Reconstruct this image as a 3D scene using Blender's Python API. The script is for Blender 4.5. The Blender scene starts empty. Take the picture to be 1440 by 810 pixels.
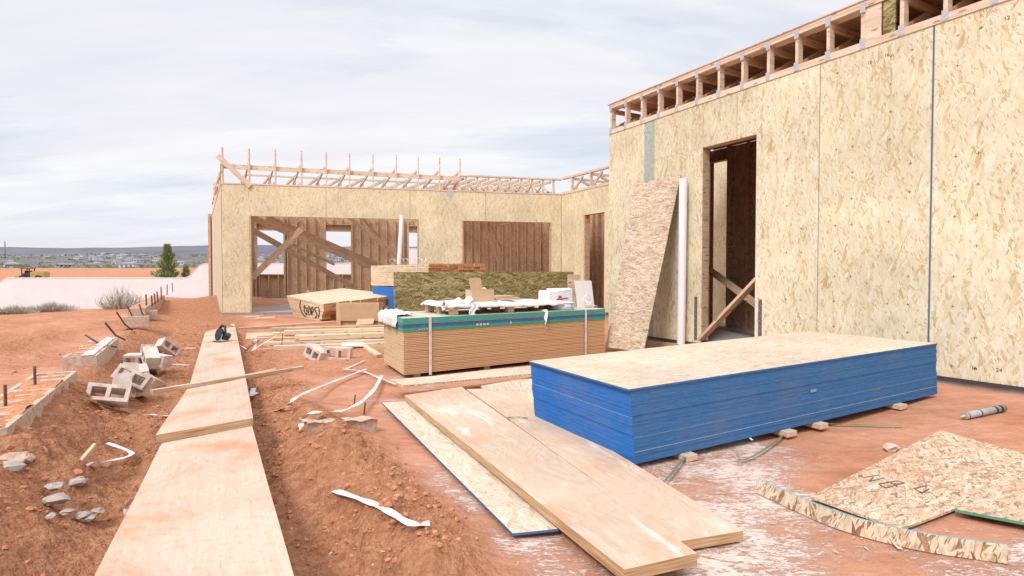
import bpy, bmesh, math, random
import numpy as np
from mathutils import Vector, Matrix, Euler, noise as mnoise
random.seed(7)
R = math.radians
scene = bpy.context.scene
COL = scene.collection
PI = math.pi

# ------------------------------------------------------------------ camera
F = 780.0; PITCH = math.atan(19/780); CAMZ = 1.2
cam_d = bpy.data.cameras.new("camera"); cam = bpy.data.objects.new("camera", cam_d); COL.objects.link(cam)
cam.location = (0, 0, CAMZ); cam.rotation_euler = (PI/2-PITCH, 0, 0)
cam_d.sensor_width = 36; cam_d.lens = F/1440*36; cam_d.clip_end = 20000; cam_d.clip_start = .05
scene.camera = cam
CAM = Vector((0, 0, CAMZ))
def ray(px, py):
    dx, up = px-720, 405-py
    return Vector((dx, F*math.cos(PITCH)+up*math.sin(PITCH), -F*math.sin(PITCH)+up*math.cos(PITCH)))
def on_z(px, py, z):
    d = ray(px, py); return CAM + d*((z-CAMZ)/d.z)
def on_y(px, py, Y):
    d = ray(px, py); return CAM + d*(Y/d.y)
def on_plane(px, py, P, N):
    d = ray(px, py); return CAM + d*((P-CAM).dot(N)/d.dot(N))

# site axes: D runs along the main wall away from the camera, E across it to the right
D = Vector((-.496, .8683, 0)); E = Vector((.8683, .496, 0))
def SQ(s, q, z=0): v = D*s + E*q; return Vector((v.x, v.y, z))

# ------------------------------------------------------------------ ground heights
def sst(a, b, x):
    t = np.clip((x-a)/(b-a), 0, 1); return t*t*(3-2*t)
def vnoise(x, y, seed=0):
    x = np.asarray(x, float); y = np.asarray(y, float)
    xi = np.floor(x).astype(np.int64); yi = np.floor(y).astype(np.int64)
    fx = x-xi; fy = y-yi; fx = fx*fx*(3-2*fx); fy = fy*fy*(3-2*fy)
    def h(a, b):
        n = (a*374761393 + b*668265263 + seed*1442695041) & 0xffffffff
        n = ((n ^ (n >> 13))*1274126177) & 0xffffffff
        return ((n ^ (n >> 16)) & 0xffff)/65535.0
    return (h(xi, yi)*(1-fx)+h(xi+1, yi)*fx)*(1-fy) + (h(xi, yi+1)*(1-fx)+h(xi+1, yi+1)*fx)*fy - .5
def fbm(x, y, o=4, seed=0, g=.5):
    r = 0; a = 1
    for i in range(o): r = r + a*vnoise(x*2**i+i*17.3, y*2**i-i*9.1, seed+i); a *= g
    return r
def worley(x, y, seed=0):
    x = np.asarray(x, float); y = np.asarray(y, float); xi = np.floor(x).astype(np.int64); yi = np.floor(y).astype(np.int64)
    best = np.full(x.shape, 9.0); amp = np.zeros(x.shape)
    for dx in (-1, 0, 1):
        for dy in (-1, 0, 1):
            a, b = xi+dx, yi+dy; n = (a*374761393 + b*668265263 + seed*1442695041) & 0xffffffff; n = ((n ^ (n >> 13))*1274126177) & 0xffffffff
            px = a+(n & 0xff)/255.0; py = b+((n >> 8) & 0xff)/255.0; h = ((n >> 16) & 0xff)/255.0
            d = np.hypot(x-px, y-py)/(.35+.65*h); m = d < best; best = np.where(m, d, best); amp = np.where(m, h, amp)
    return np.clip(1-best*best, 0, 1)*(.35+.65*amp)
def crumble(x, y):
    wx_ = x+.05*vnoise(x*9, y*9, 61); wy_ = y+.05*vnoise(x*9+5, y*9, 62)
    patch = np.clip(.55+1.5*fbm(x*1.1, y*1.1, 2, 63), .15, 1)
    return patch*(.060*worley(wx_*6.5, wy_*6.5, 64) + .038*worley(wx_*15, wy_*15, 65) + .020*worley(wx_*31, wy_*31, 66)) + .10*np.abs(fbm(x*1.9, y*1.9, 3, 13)) + .05*np.abs(fbm(x*5.5, y*5.5, 4, 3, .55)) - .045
def g_parts(x, y):
    x = np.asarray(x, float); y = np.asarray(y, float)
    s = -.496*x + .8683*y; q = .8683*x + .496*y
    near = 1-sst(24, 40, np.hypot(x, y))
    # pad level falls away from the camera then comes back up to the garage
    pad = -.12*sst(3.5, 7.5, s) + .15*sst(11, 15, s) + .07*sst(4.2, 6.2, q)*(1-sst(7.5, 9.5, s))
    # trench / plateau
    plat = .26 - .10*sst(5, 9, s) - .9*sst(17, 29, s)*sst(-1, -5, q)
    k = sst(-.45, -.98, q)
    z = pad*(1-k) + plat*k
    wob = fbm(s*.9, q*.9, 3, 5)
    ridge = np.exp(-((q-.80)/.21)**2)*(.085+.10*wob)*(1-sst(5.5, 7.5, s))*sst(.6, 1.3, s)
    dip = -.09*np.exp(-((q-.42)/.2)**2)*(1-sst(7, 9, s)) - .10*np.exp(-((q+.38)/.25)**2)*(1-sst(4.2, 6.5, s))
    z = z + ridge + dip
    z = z + .42*np.exp(-(((x+10.6)/1.7)**2+((y-20.5)/2.6)**2)) + .3*np.exp(-(((x+7.0)/.0001+0)**2))*0
    z = z + .16*np.exp(-(((s-14.5)/3)**2+((q+.3)/.7)**2))
    # far ground
    r = np.hypot(x, y)
    berm = -.9 + 1.9*sst(38, 56, y) + 1.35*sst(56, 100, y)
    far = berm + 6.5*sst(150, 600, y) - 1.6*sst(100, 150, y) + 62*sst(500, 2300, y) + 30*sst(2000, 3200, y)
    back = 1-sst(26, 38, y)
    z = np.where(y > 26, z*back + far*(1-back), z)
    z = np.where(y > 500, z + fbm(x*.0035, y*.003, 3, 31)*16*sst(500, 1400, y), z)
    rough = 1-sst(.86, 1.22, q+.22*fbm(s*1.6, q*1.6, 3, 77)+.25*sst(4.4, 5.5, s)*(1-sst(6, 7, s)))
    rough = np.maximum(rough, .35*sst(6.5, 8, s)*(1-sst(10, 14, y)))
    pl = sst(-.95, -1.25, q)
    rough = rough*(1-pl*np.clip(.48+1.5*fbm(s*.35, q*.8, 3, 8), 0, 1))
    rough = np.clip(rough, 0, 1)
    return z, rough, s, q
def g0(x, y): return float(g_parts(x, y)[0])
def on_ground(px, py, dz=0.0):
    d = ray(px, py).normalized(); t = .5; prev = t
    while t < 400:
        p = CAM + d*t
        if p.z < g0(p.x, p.y)+dz: break
        prev = t; t *= 1.02
    a, b = prev, t
    for _ in range(20):
        m = (a+b)/2; p = CAM+d*m
        if p.z < g0(p.x, p.y)+dz: b = m
        else: a = m
    return CAM + d*b

# ------------------------------------------------------------------ mesh builder
class MB:
    """collects faces with metre UVs; build() links them as one mesh object"""
    def __init__(s): s.v = []; s.f = []; s.uv = []; s.mi = []; s.M = Matrix(); s.smooth = False; s.sm = []
    def face(s, pts, uv=None, mi=0):
        n = len(s.v)
        if uv is None:
            nr = (pts[1]-pts[0]).cross(pts[2]-pts[0]); a = [abs(c) for c in nr]
            k = a.index(max(a))
            uv = [((p.y, p.z), (p.x, p.z), (p.x, p.y))[k] for p in pts]
        s.v += [s.M @ p for p in pts]; s.f.append(tuple(range(n, n+len(pts)))); s.uv += uv; s.mi.append(mi); s.sm.append(s.smooth)
    def hexa(s, c, mi=(0,)*6, uvs=None, jit=True):
        # c: 8 corners, index = x + 2y + 4z ; faces: -x +x -y +y -z +z
        if isinstance(mi, int): mi = (mi,)*6
        o = (random.uniform(0, 9), random.uniform(0, 9)) if jit else (0, 0)
        L = [(c[1]-c[0]).length, (c[2]-c[0]).length, (c[4]-c[0]).length]
        fs = [((0, 4, 6, 2), 2, 1, (0, 0), (1, 2)), ((1, 3, 7, 5), 1, 2, None, (1, 2)), ((0, 1, 5, 4), 0, 2, None, (0, 2)),
              ((3, 2, 6, 7), 0, 2, None, (0, 2)), ((0, 2, 3, 1), 0, 1, None, (0, 1)), ((4, 5, 7, 6), 0, 1, None, (0, 1))]
        for k, (ix, _, _, _, ax) in enumerate(fs):
            uv = []
            for i in ix:
                b = (i & 1, (i >> 1) & 1, (i >> 2) & 1)
                uv.append((b[ax[0]]*L[ax[0]]+o[0], b[ax[1]]*L[ax[1]]+o[1]))
            s.face([c[i] for i in ix], uv, mi[k])
    def box(s, x0, x1, y0, y1, z0, z1, mi=0, jit=True, T=None):
        c = [Vector((x1 if i & 1 else x0, y1 if i & 2 else y0, z1 if i & 4 else z0)) for i in range(8)]
        if T is not None: c = [T @ p for p in c]
        s.hexa(c, mi, jit=jit)
    def beam(s, a, b, w, h, up=Vector((0, 0, 1)), mi=0, endmi=None):
        """a board from a to b: w across, h along 'up'"""
        a = Vector(a); b = Vector(b); x = (b-a).normalized(); up = Vector(up)
        y = up.cross(x)
        if y.length < 1e-4: y = Vector((0, 1, 0)).cross(x)
        y.normalize(); z = x.cross(y)
        c = [(b if i & 1 else a) + y*(w/2 if i & 2 else -w/2) + z*(h/2 if i & 4 else -h/2) for i in range(8)]
        e = mi if endmi is None else endmi
        s.hexa(c, (e, e, mi, mi, mi, mi))
    def tube(s, pts, r, n=8, mi=0, cap=True):
        pts = [Vector(p) for p in pts]; rr = r if isinstance(r, (list, tuple)) else [r]*len(pts)
        rings = []; prev = None; acc = 0; us = []
        for i, p in enumerate(pts):
            t = (pts[min(i+1, len(pts)-1)]-pts[max(i-1, 0)]).normalized()
            if prev is None:
                a = t.orthogonal().normalized()
            else: a = (prev - t*prev.dot(t)).normalized()
            prev = a; b = t.cross(a)
            if i: acc += (p-pts[i-1]).length
            us.append(acc)
            rings.append([p + (a*math.cos(2*PI*k/n)+b*math.sin(2*PI*k/n))*rr[i] for k in range(n)])
        sm = s.smooth; s.smooth = True
        for i in range(len(pts)-1):
            for k in range(n):
                k2 = (k+1) % n
                s.face([rings[i][k], rings[i][k2], rings[i+1][k2], rings[i+1][k]], [(us[i], k/n*.3), (us[i], (k+1)/n*.3), (us[i+1], (k+1)/n*.3), (us[i+1], k/n*.3)], mi)
        s.smooth = False
        if cap:
            s.face(rings[0][::-1], [(0, 0)]*n, mi); s.face(rings[-1], [(0, 0)]*n, mi)
        s.smooth = sm
    def ribbon(s, pts, w, thick=.0015, mi=0, tw=0):
        pts = [Vector(p) for p in pts]; L = []
        for i, p in enumerate(pts):
            t = (pts[min(i+1, len(pts)-1)]-pts[max(i-1, 0)]).normalized()
            y = Vector((0, 0, 1)).cross(t)
            if y.length < .05: y = Vector((1, 0, 0))
            y.normalize()
            a = tw*math.sin(i*1.7)
            y = y*math.cos(a) + t.cross(y)*math.sin(a)
            L.append((p-y*w/2, p+y*w/2))
        for i in range(len(pts)-1):
            a0, b0 = L[i]; a1, b1 = L[i+1]; u = Vector((0, 0, thick))
            c = [a0, a1, b0, b1, a0+u, a1+u, b0+u, b1+u]
            s.hexa(c, mi, jit=False)
    def prism(s, poly, a, b, mi=0, fn=None):
        """poly: 2-D points extruded from a to b; fn maps (u,v,t) to a Vector"""
        n = len(poly)
        P0 = [fn(u, v, a) for u, v in poly]; P1 = [fn(u, v, b) for u, v in poly]
        s.face(P0[::-1], [(u, v) for u, v in poly][::-1], mi); s.face(P1, [(u, v) for u, v in poly], mi)
        acc = 0
        for i in range(n):
            j = (i+1) % n; l = math.hypot(poly[j][0]-poly[i][0], poly[j][1]-poly[i][1])
            s.face([P0[i], P0[j], P1[j], P1[i]], [(acc, a), (acc+l, a), (acc+l, b), (acc, b)], mi); acc += l
    def voxels(s, xs, ys, zs, solid, mi=0):
        nx, ny, nz = len(xs)-1, len(ys)-1, len(zs)-1
        S = lambda i, j, k: 0 <= i < nx and 0 <= j < ny and 0 <= k < nz and solid(i, j, k)
        for i in range(nx):
            for j in range(ny):
                for k in range(nz):
                    if not S(i, j, k): continue
                    c = [Vector((xs[i+(q & 1)], ys[j+((q >> 1) & 1)], zs[k+((q >> 2) & 1)])) for q in range(8)]
                    for dd, ix in (((-1, 0, 0), (0, 4, 6, 2)), ((1, 0, 0), (1, 3, 7, 5)), ((0, -1, 0), (0, 1, 5, 4)), ((0, 1, 0), (3, 2, 6, 7)), ((0, 0, -1), (0, 2, 3, 1)), ((0, 0, 1), (4, 5, 7, 6))):
                        if not S(i+dd[0], j+dd[1], k+dd[2]): s.face([c[q] for q in ix], None, mi)
    def grid(s, nx, ny, fn, mi=0, uvs=(1, 1)):
        P = [[fn(i/nx, j/ny) for j in range(ny+1)] for i in range(nx+1)]
        sm = s.smooth; s.smooth = True
        for i in range(nx):
            for j in range(ny):
                s.face([P[i][j], P[i+1][j], P[i+1][j+1], P[i][j+1]], [(uvs[0]*a/nx, uvs[1]*b/ny) for a, b in ((i, j), (i+1, j), (i+1, j+1), (i, j+1))], mi)
        s.smooth = sm
    def build(s, name, mats, parent=None, merge=False, bevel=0):
        me = bpy.data.meshes.new(name); me.from_pydata([tuple(p) for p in s.v], [], s.f)
        ul = me.uv_layers.new(name="UVMap"); ul.data.foreach_set("uv", [c for t in s.uv for c in t])
        for m in (mats if isinstance(mats, (list, tuple)) else [mats]): me.materials.append(m)
        me.polygons.foreach_set("material_index", s.mi); me.polygons.foreach_set("use_smooth", s.sm)
        if merge or any(s.sm) or bevel:
            bm = bmesh.new(); bm.from_mesh(me); bmesh.ops.remove_doubles(bm, verts=bm.verts, dist=1e-5)
            if bevel:
                es = [e for e in bm.edges if len(e.link_faces) == 2 and e.calc_face_angle() > .5]
                bmesh.ops.bevel(bm, geom=es, offset=bevel, segments=2, affect='EDGES', profile=.6)
            bm.to_mesh(me); bm.free()
        me.update()
        o = bpy.data.objects.new(name, me); COL.objects.link(o)
        if parent: o.parent = parent
        return o
def tag(o, label=None, cat=None, group=None, kind=None):
    if label: o['label'] = label
    if cat: o['category'] = cat
    if group: o['group'] = group
    if kind: o['kind'] = kind
    return o
def empty(name, M, label=None, cat=None, group=None):
    o = bpy.data.objects.new(name, None); COL.objects.link(o); o.empty_display_size = .2
    o.matrix_world = M if isinstance(M, Matrix) else Matrix.Translation(M)
    return tag(o, label, cat, group)
def frame(o, x, z=Vector((0, 0, 1))):
    """matrix with origin o, local x along x, z as near as possible to z"""
    x = Vector(x).normalized(); y = Vector(z).cross(x).normalized(); z = x.cross(y)
    return Matrix(((x.x, y.x, z.x, o[0]), (x.y, y.y, z.y, o[1]), (x.z, y.z, z.z, o[2]), (0, 0, 0, 1)))
def place(o, M): o.matrix_world = M; return o

# ------------------------------------------------------------------ materials
class NT:
    def __init__(s, mat): s.nt = mat.node_tree; s.nt.nodes.clear()
    def n(s, t, **k):
        nd = s.nt.nodes.new(t)
        for a, b in k.items():
            if a.startswith('i_'):
                key = a[2:]; key = int(key) if key.isdigit() else key.replace('_', ' ')
                if isinstance(b, bpy.types.NodeSocket): s.nt.links.new(b, nd.inputs[key])
                else: nd.inputs[key].default_value = b
            else: setattr(nd, a, b)
        return nd
    def math(s, op, a, b=0, clamp=False):
        nd = s.n('ShaderNodeMath', operation=op, use_clamp=clamp)
        for i, v in enumerate((a, b)):
            if isinstance(v, bpy.types.NodeSocket): s.nt.links.new(v, nd.inputs[i])
            else: nd.inputs[i].default_value = v
        return nd.outputs[0]
    def mix(s, f, a, b, bt='MIX'):
        nd = s.n('ShaderNodeMix', data_type='RGBA', blend_type=bt)
        for k, v in ((0, f), (6, a), (7, b)):
            if isinstance(v, bpy.types.NodeSocket): s.nt.links.new(v, nd.inputs[k])
            else: nd.inputs[k].default_value = (v if k == 0 else (*v, 1) if len(v) == 3 else v)
        return nd.outputs[2]
    def ramp(s, f, stops, interp='LINEAR'):
        nd = s.n('ShaderNodeValToRGB'); s.nt.links.new(f, nd.inputs[0]); cr = nd.color_ramp; cr.interpolation = interp
        while len(cr.elements) > 1: cr.elements.remove(cr.elements[-1])
        for i, (p, c) in enumerate(stops):
            e = cr.elements[0] if i == 0 else cr.elements.new(p)
            e.position = p
            if isinstance(c, (int, float)): c = (c, c, c)
            e.color = (*c, 1) if len(c) == 3 else c
        return nd.outputs[0]
    def mapping(s, vec, scale=(1, 1, 1), rot=0, loc=(0, 0, 0)):
        nd = s.n('ShaderNodeMapping'); s.nt.links.new(vec, nd.inputs[0]); nd.inputs['Scale'].default_value = scale
        nd.inputs['Rotation'].default_value = (0, 0, rot) if not isinstance(rot, tuple) else rot; nd.inputs['Location'].default_value = loc
        return nd.outputs[0]
    def noise(s, vec, scale, detail=4, rough=.55, dim='3D', dist=0):
        nd = s.n('ShaderNodeTexNoise', noise_dimensions=dim); s.nt.links.new(vec, nd.inputs['Vector'])
        nd.inputs['Scale'].default_value = scale; nd.inputs['Detail'].default_value = detail; nd.inputs['Roughness'].default_value = rough
        nd.inputs['Distortion'].default_value = dist
        return nd.outputs[0]
    def out(s, col, rough=.8, bump=None, bs=.3, bd=.01, spec=.3, metal=0, **k):
        p = s.n('ShaderNodeBsdfPrincipled')
        for key, v in (('Base Color', col), ('Roughness', rough), ('Metallic', metal), ('Specular IOR Level', spec)):
            if isinstance(v, bpy.types.NodeSocket): s.nt.links.new(v, p.inputs[key])
            else: p.inputs[key].default_value = ((*v, 1) if isinstance(v, tuple) and len(v) == 3 else v)
        for key, v in k.items():
            p.inputs[key.replace('_', ' ')].default_value = v
        if bump is not None:
            b = s.n('ShaderNodeBump', i_Height=bump, i_Strength=bs, i_Distance=bd); s.nt.links.new(b.outputs[0], p.inputs['Normal'])
        o = s.n('ShaderNodeOutputMaterial'); s.nt.links.new(p.outputs[0], o.inputs[0])
        return p
def newmat(name):
    m = bpy.data.materials.new(name); m.use_nodes = True; return m, NT(m)

def osb(name, stops, size=1.0, vert=True, dark=(.16, .085, .035), darkamt=.5, stain=None, stainamt=0, bump=.35, sliver=.9, tr=(1, 1, 1)):
    """oriented strand board: overlapping random flakes at several angles, one on top of the other"""
    stops = [(q, (c[0]*tr[0], c[1]*tr[1], min(.85, c[2]*tr[2]))) for q, c in stops]
    m, t = newmat(name)
    uv = t.n('ShaderNodeTexCoord').outputs['UV']
    base = 0 if vert else PI/2
    w = t.noise(uv, 9/size, 2, .5, '2D')
    wv = t.n('ShaderNodeVectorMath', operation='MULTIPLY_ADD'); 
    wn = t.n('ShaderNodeTexNoise', noise_dimensions='2D'); t.nt.links.new(uv, wn.inputs['Vector']); wn.inputs['Scale'].default_value = 14/size; wn.inputs['Detail'].default_value = 2
    t.nt.links.new(wn.outputs['Color'], wv.inputs[0]); wv.inputs[1].default_value = (.022*size, .022*size, 0); t.nt.links.new(uv, wv.inputs[2])
    vec = wv.outputs[0]
    cur = None
    for i, (a, sx, sy) in enumerate(((.08, 54, 8.5), (-.24, 44, 7), (.34, 60, 9.5), (-.55, 66, 12), (.9, 84, 17))):
        mp = t.mapping(t.mapping(vec, (1, 1, 1), base+a, (i*3.7, i*1.9, 0)), (sx/size, sy/size, 1))
        vo = t.n('ShaderNodeTexVoronoi', voronoi_dimensions='2D', feature='F1'); t.nt.links.new(mp, vo.inputs['Vector']); vo.inputs['Scale'].default_value = 1
        sep = t.n('ShaderNodeSeparateColor', i_Color=vo.outputs['Color'])
        pr = sep.outputs[0]
        if i >= 3: pr = t.math('MULTIPLY', pr, .93)
        c = t.n('ShaderNodeCombineColor', i_Red=pr, i_Green=sep.outputs[1], i_Blue=vo.outputs['Distance'])
        if cur is None: cur = (pr, c.outputs[0])
        else:
            g = t.math('GREATER_THAN', pr, cur[0])
            cc = t.mix(g, cur[1], c.outputs[0]); pm = t.math('MAXIMUM', pr, cur[0]); cur = (pm, cc)
    sep = t.n('ShaderNodeSeparateColor', i_Color=cur[1])
    tone, dist = sep.outputs[1], sep.outputs[2]
    grain = t.noise(t.mapping(uv, (160, 22, 1) if vert else (22, 160, 1)), 1, 3, .6, '2D')
    tn = t.math('ADD', t.math('MULTIPLY', tone, .86), t.math('MULTIPLY', t.math('SUBTRACT', grain, .5), .35), True)
    col = t.ramp(tn, stops)
    # edges of flakes fall into shade
    ed = t.ramp(dist, [(.38, 1), (.8, .62)])
    col = t.mix(darkamt, col, ed, 'MULTIPLY')
    # dark bark slivers
    mp = t.mapping(t.mapping(vec, (1, 1, 1), base+.35), (120/size, 16/size, 1))
    vo = t.n('ShaderNodeTexVoronoi', voronoi_dimensions='2D'); t.nt.links.new(mp, vo.inputs['Vector']); vo.inputs['Scale'].default_value = 1
    sc = t.n('ShaderNodeSeparateColor', i_Color=vo.outputs['Color'])
    a = t.math('MULTIPLY', t.math('GREATER_THAN', sc.outputs[0], sliver), t.math('LESS_THAN', vo.outputs['Distance'], .3))
    col = t.mix(t.math('MULTIPLY', a, .8), col, dark)
    big = t.ramp(t.noise(uv, 1.3, 3, .5, '2D'), [(.3, .88), (.7, 1.06)])
    col = t.mix(1, col, big, 'MULTIPLY')
    oi = t.n('ShaderNodeObjectInfo'); col = t.mix(1, col, t.ramp(oi.outputs['Random'], [(0, (.93, .92, .90)), (1, (1.04, 1.04, 1.05))]), 'MULTIPLY')
    if stain:
        st = t.ramp(t.noise(uv, 3.1, 5, .65, '2D', .4), [(.45, 0), (.7, 1)])
        col = t.mix(t.math('MULTIPLY', st, stainamt), col, stain)
    h = t.math('ADD', cur[0], t.math('MULTIPLY', dist, -.5))
    t.out(col, .78, h, bump, .004, .25)
    return m
PALE = [(0, (.66, .46, .23)), (.08, (.76, .59, .34)), (.2, (.84, .69, .45)), (.6, (.88, .75, .52)), (.85, (.92, .81, .60)), (1, (.97, .89, .72))]
M_OSB = osb('osb_wall', PALE, 1.3, darkamt=.32, sliver=.93, bump=.45, dark=(.36, .22, .10), tr=(.84, .90, .95))
M_OSBF = osb('osb_wall_far', [(0, (.68, .49, .26)), (.2, (.82, .64, .39)), (.6, (.87, .71, .47)), (1, (.92, .80, .59))], 1.4, darkamt=.22, sliver=.95, dark=(.4, .25, .12), tr=(.84, .90, .95))
M_OSBTOP = osb('osb_sheet_top', [(0, (.60, .43, .24)), (.2, (.74, .57, .35)), (.6, (.80, .66, .44)), (1, (.86, .75, .55))], .85, vert=False, darkamt=.2, sliver=.96, bump=.2, tr=(.76, .77, .90), dark=(.4, .25, .12), stain=(.60, .36, .22), stainamt=.15)
M_OSBOLD = osb('osb_weathered', [(0, (.34, .23, .15)), (.2, (.50, .38, .27)), (.55, (.64, .51, .38)), (1, (.76, .65, .51))], .9, darkamt=.45, sliver=.88, stain=(.52, .34, .24), stainamt=.2)
M_OSBDIRT = osb('osb_dirty', [(0, (.26, .16, .10)), (.25, (.50, .34, .22)), (.6, (.62, .46, .32)), (1, (.80, .68, .54))], .62, vert=False, darkamt=.35, sliver=.86, stain=(.46, .22, .12), stainamt=.35)
M_OSBGRN = osb('osb_green_brown', [(0, (.15, .10, .03)), (.3, (.28, .22, .09)), (.65, (.38, .32, .15)), (1, (.60, .52, .30))], 1.35, vert=False, dark=(.16, .06, .02), darkamt=.6, sliver=.93)
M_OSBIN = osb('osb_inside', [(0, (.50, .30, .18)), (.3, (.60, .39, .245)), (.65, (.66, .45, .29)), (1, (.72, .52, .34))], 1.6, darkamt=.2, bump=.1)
M_OSBSTRIP = osb('osb_strip', [(0, (.28, .15, .08)), (.16, (.52, .35, .22)), (.3, (.70, .56, .40)), (1, (.78, .67, .52))], 1.0, darkamt=.6, sliver=.72, dark=(.25, .11, .05))

def wood(name, c0, c1, c2, su=3, sv=70, knots=True, rnd=.16, bump=.15, dust=None, dustamt=0, rough=.75):
    m, t = newmat(name); uv = t.n('ShaderNodeTexCoord').outputs['UV']
    ge = t.n('ShaderNodeNewGeometry').outputs['Random Per Island']
    sh = t.n('ShaderNodeVectorMath', operation='ADD'); t.nt.links.new(uv, sh.inputs[0]); t.nt.links.new(ge, sh.inputs[1])
    u = sh.outputs[0]
    n1 = t.noise(t.mapping(u, (su, sv, 1)), 1, 4, .6, '2D', .6)
    col = t.ramp(n1, [(.25, c0), (.5, c1), (.75, c2)])
    n2 = t.noise(t.mapping(u, (su*.35, sv*.12, 1)), 1, 2, .5, '2D')
    col = t.mix(.55, col, t.ramp(n2, [(.3, .72), (.7, 1.12)]), 'MULTIPLY')
    if knots:
        vo = t.n('ShaderNodeTexVoronoi', voronoi_dimensions='2D'); t.nt.links.new(t.mapping(u, (2.6, 9, 1)), vo.inputs['Vector']); vo.inputs['Scale'].default_value = 1
        kk = t.ramp(vo.outputs['Distance'], [(.06, 1), (.13, 0)])
        col = t.mix(t.math('MULTIPLY', kk, .7), col, (c0[0]*.35, c0[1]*.28, c0[2]*.22))
    col = t.mix(1, col, t.ramp(ge, [(0, (1-rnd, 1-rnd*1.15, 1-rnd*1.3)), (1, (1+rnd*.4, 1+rnd*.4, 1+rnd*.4))]), 'MULTIPLY')
    if dust:
        ds = t.ramp(t.noise(uv, 2.3, 5, .6, '2D', .5), [(.42, 0), (.68, 1)])
        col = t.mix(t.math('MULTIPLY', ds, dustamt), col, dust)
    t.out(col, rough, n1, bump, .003, .25)
    return m
M_LUM = wood('lumber', (.48, .30, .18), (.60, .42, .28), (.68, .51, .36))
M_LUMP = wood('lumber_pale', (.58, .42, .27), (.70, .55, .38), (.77, .64, .48))
M_LUMD = wood('lumber_inside', (.50, .29, .18), (.66, .42, .275), (.74, .51, .35), rnd=.22)
M_LUMO = wood('lumber_end_grain', (.34, .15, .06), (.52, .26, .12), (.62, .36, .19), 30, 60, False, .3)
M_TRUSS = wood('truss_lumber', (.62, .45, .33), (.74, .58, .44), (.80, .67, .54))
M_BOARD = wood('weathered_board', (.40, .27, .17), (.56, .41, .27), (.68, .53, .37), dust=(.52, .26, .15), dustamt=.4)
M_FLOOR = None
M_FLOORE = wood('subfloor_end', (.58, .41, .24), (.66, .49, .30), (.71, .55, .36), 3, 60, False, .12)
M_GROOVE = wood('subfloor_groove', (.22, .10, .045), (.30, .15, .07), (.36, .19, .09), 6, 100, False, .2)

def plywood(name, dust=(.55, .25, .13), dustamt=.35, tint=(1, 1, 1), white=0):
    m, t = newmat(name); uv = t.n('ShaderNodeTexCoord').outputs['UV']
    wn = t.noise(t.mapping(uv, (.9, 3.0, 1)), 1, 4, .5, '2D', .9)
    rings = t.math('FRACT', t.math('MULTIPLY', wn, 13))
    r2 = t.ramp(rings, [(0, .78), (.35, 1), (.8, 1), (1, .78)])
    base = t.ramp(t.noise(t.mapping(uv, (1.5, 34, 1)), 1, 5, .6, '2D', .4), [(.3, (.56*tint[0], .43*tint[1], .33*tint[2])), (.7, (.62*tint[0], .49*tint[1], .385*tint[2]))])
    col = t.mix(.42, base, r2, 'MULTIPLY')
    col = t.mix(1, col, t.ramp(t.noise(uv, 1.1, 3, .5, '2D'), [(.3, .9), (.7, 1.08)]), 'MULTIPLY')
    ds = t.ramp(t.noise(uv, 1.9, 6, .62, '2D', .3), [(.52, 0), (.70, 1)])
    col = t.mix(t.math('MULTIPLY', ds, dustamt), col, dust)
    fine = t.ramp(t.noise(uv, 26, 5, .7, '2D'), [(.5, 0), (.75, 1)])
    col = t.mix(t.math('MULTIPLY', fine, dustamt*.5), col, dust)
    # checks and scuffs
    vo = t.n('ShaderNodeTexVoronoi', voronoi_dimensions='2D'); t.nt.links.new(t.mapping(uv, (1.6, 11, 1), .25), vo.inputs['Vector']); vo.inputs['Scale'].default_value = 1
    k = t.math('LESS_THAN', vo.outputs['Distance'], .05)
    col = t.mix(t.math('MULTIPLY', k, .22), col, (.25, .15, .09))
    if white:
        w = t.ramp(t.noise(t.mapping(uv, (1.0, 5.0, 1)), 1.6, 8, .72, '2D', .3), [(.57, 0), (.72, 1)])
        col = t.mix(t.math('MULTIPLY', w, white), col, (.82, .74, .68))
    t.out(col, .72, t.math('ADD', wn, t.math('MULTIPLY', fine, .1)), .25, .01, .25)
    return m
M_PLY = plywood('plywood_walkway', dustamt=.8, tint=(.96, .94, .93))
M_PLY2 = plywood('plywood_dusty', dustamt=.45, tint=(1, .94, .88), white=.6)
M_PLY3 = plywood('plywood_chalky', dustamt=.5, tint=(.97, .93, .88), white=.9)
def plyedge(name, c0, c1, n=11):
    m, t = newmat(name); uv = t.n('ShaderNodeTexCoord').outputs['UV']
    s = t.n('ShaderNodeSeparateXYZ', i_Vector=uv)
    st = t.noise(t.mapping(uv, (4, 240, 1)), 1, 2, .5, '2D')
    col = t.ramp(st, [(.35, c0), (.65, c1)])
    t.out(col, .85, st, .3, .003); return m
M_PLYE = plyedge('plywood_edge', (.36, .20, .10), (.62, .42, .24))

def paint_edge(name, c, worn=(.55, .5, .42), wear=.12, streak=True):
    m, t = newmat(name); uv = t.n('ShaderNodeTexCoord').outputs['UV']
    ge = t.n('ShaderNodeNewGeometry').outputs['Random Per Island']
    n = t.noise(t.mapping(uv, (9, 120, 1)), 1, 5, .7, '2D')
    col = t.ramp(n, [(.3, tuple(x*.72 for x in c)), (.6, c), (.8, tuple(min(1, x*1.25+.01) for x in c))])
    col = t.mix(1, col, t.ramp(ge, [(0, .93), (1, 1.05)]), 'MULTIPLY')
    sp = t.ramp(t.noise(t.mapping(uv, (30, 120, 1)), 1, 6, .85, '2D'), [(.62, 0), (.68, 1)])
    col = t.mix(t.math('MULTIPLY', sp, min(1, wear*5)), col, worn)
    ob = t.n('ShaderNodeTexCoord').outputs['Object']
    d = t.ramp(t.noise(ob, 2.2, 4, .6), [(.45, 0), (.75, 1)])
    col = t.mix(t.math('MULTIPLY', d, .25), col, (.22, .2, .24))
    t.out(col, .8, n, .4, .004, .2); return m
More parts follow.
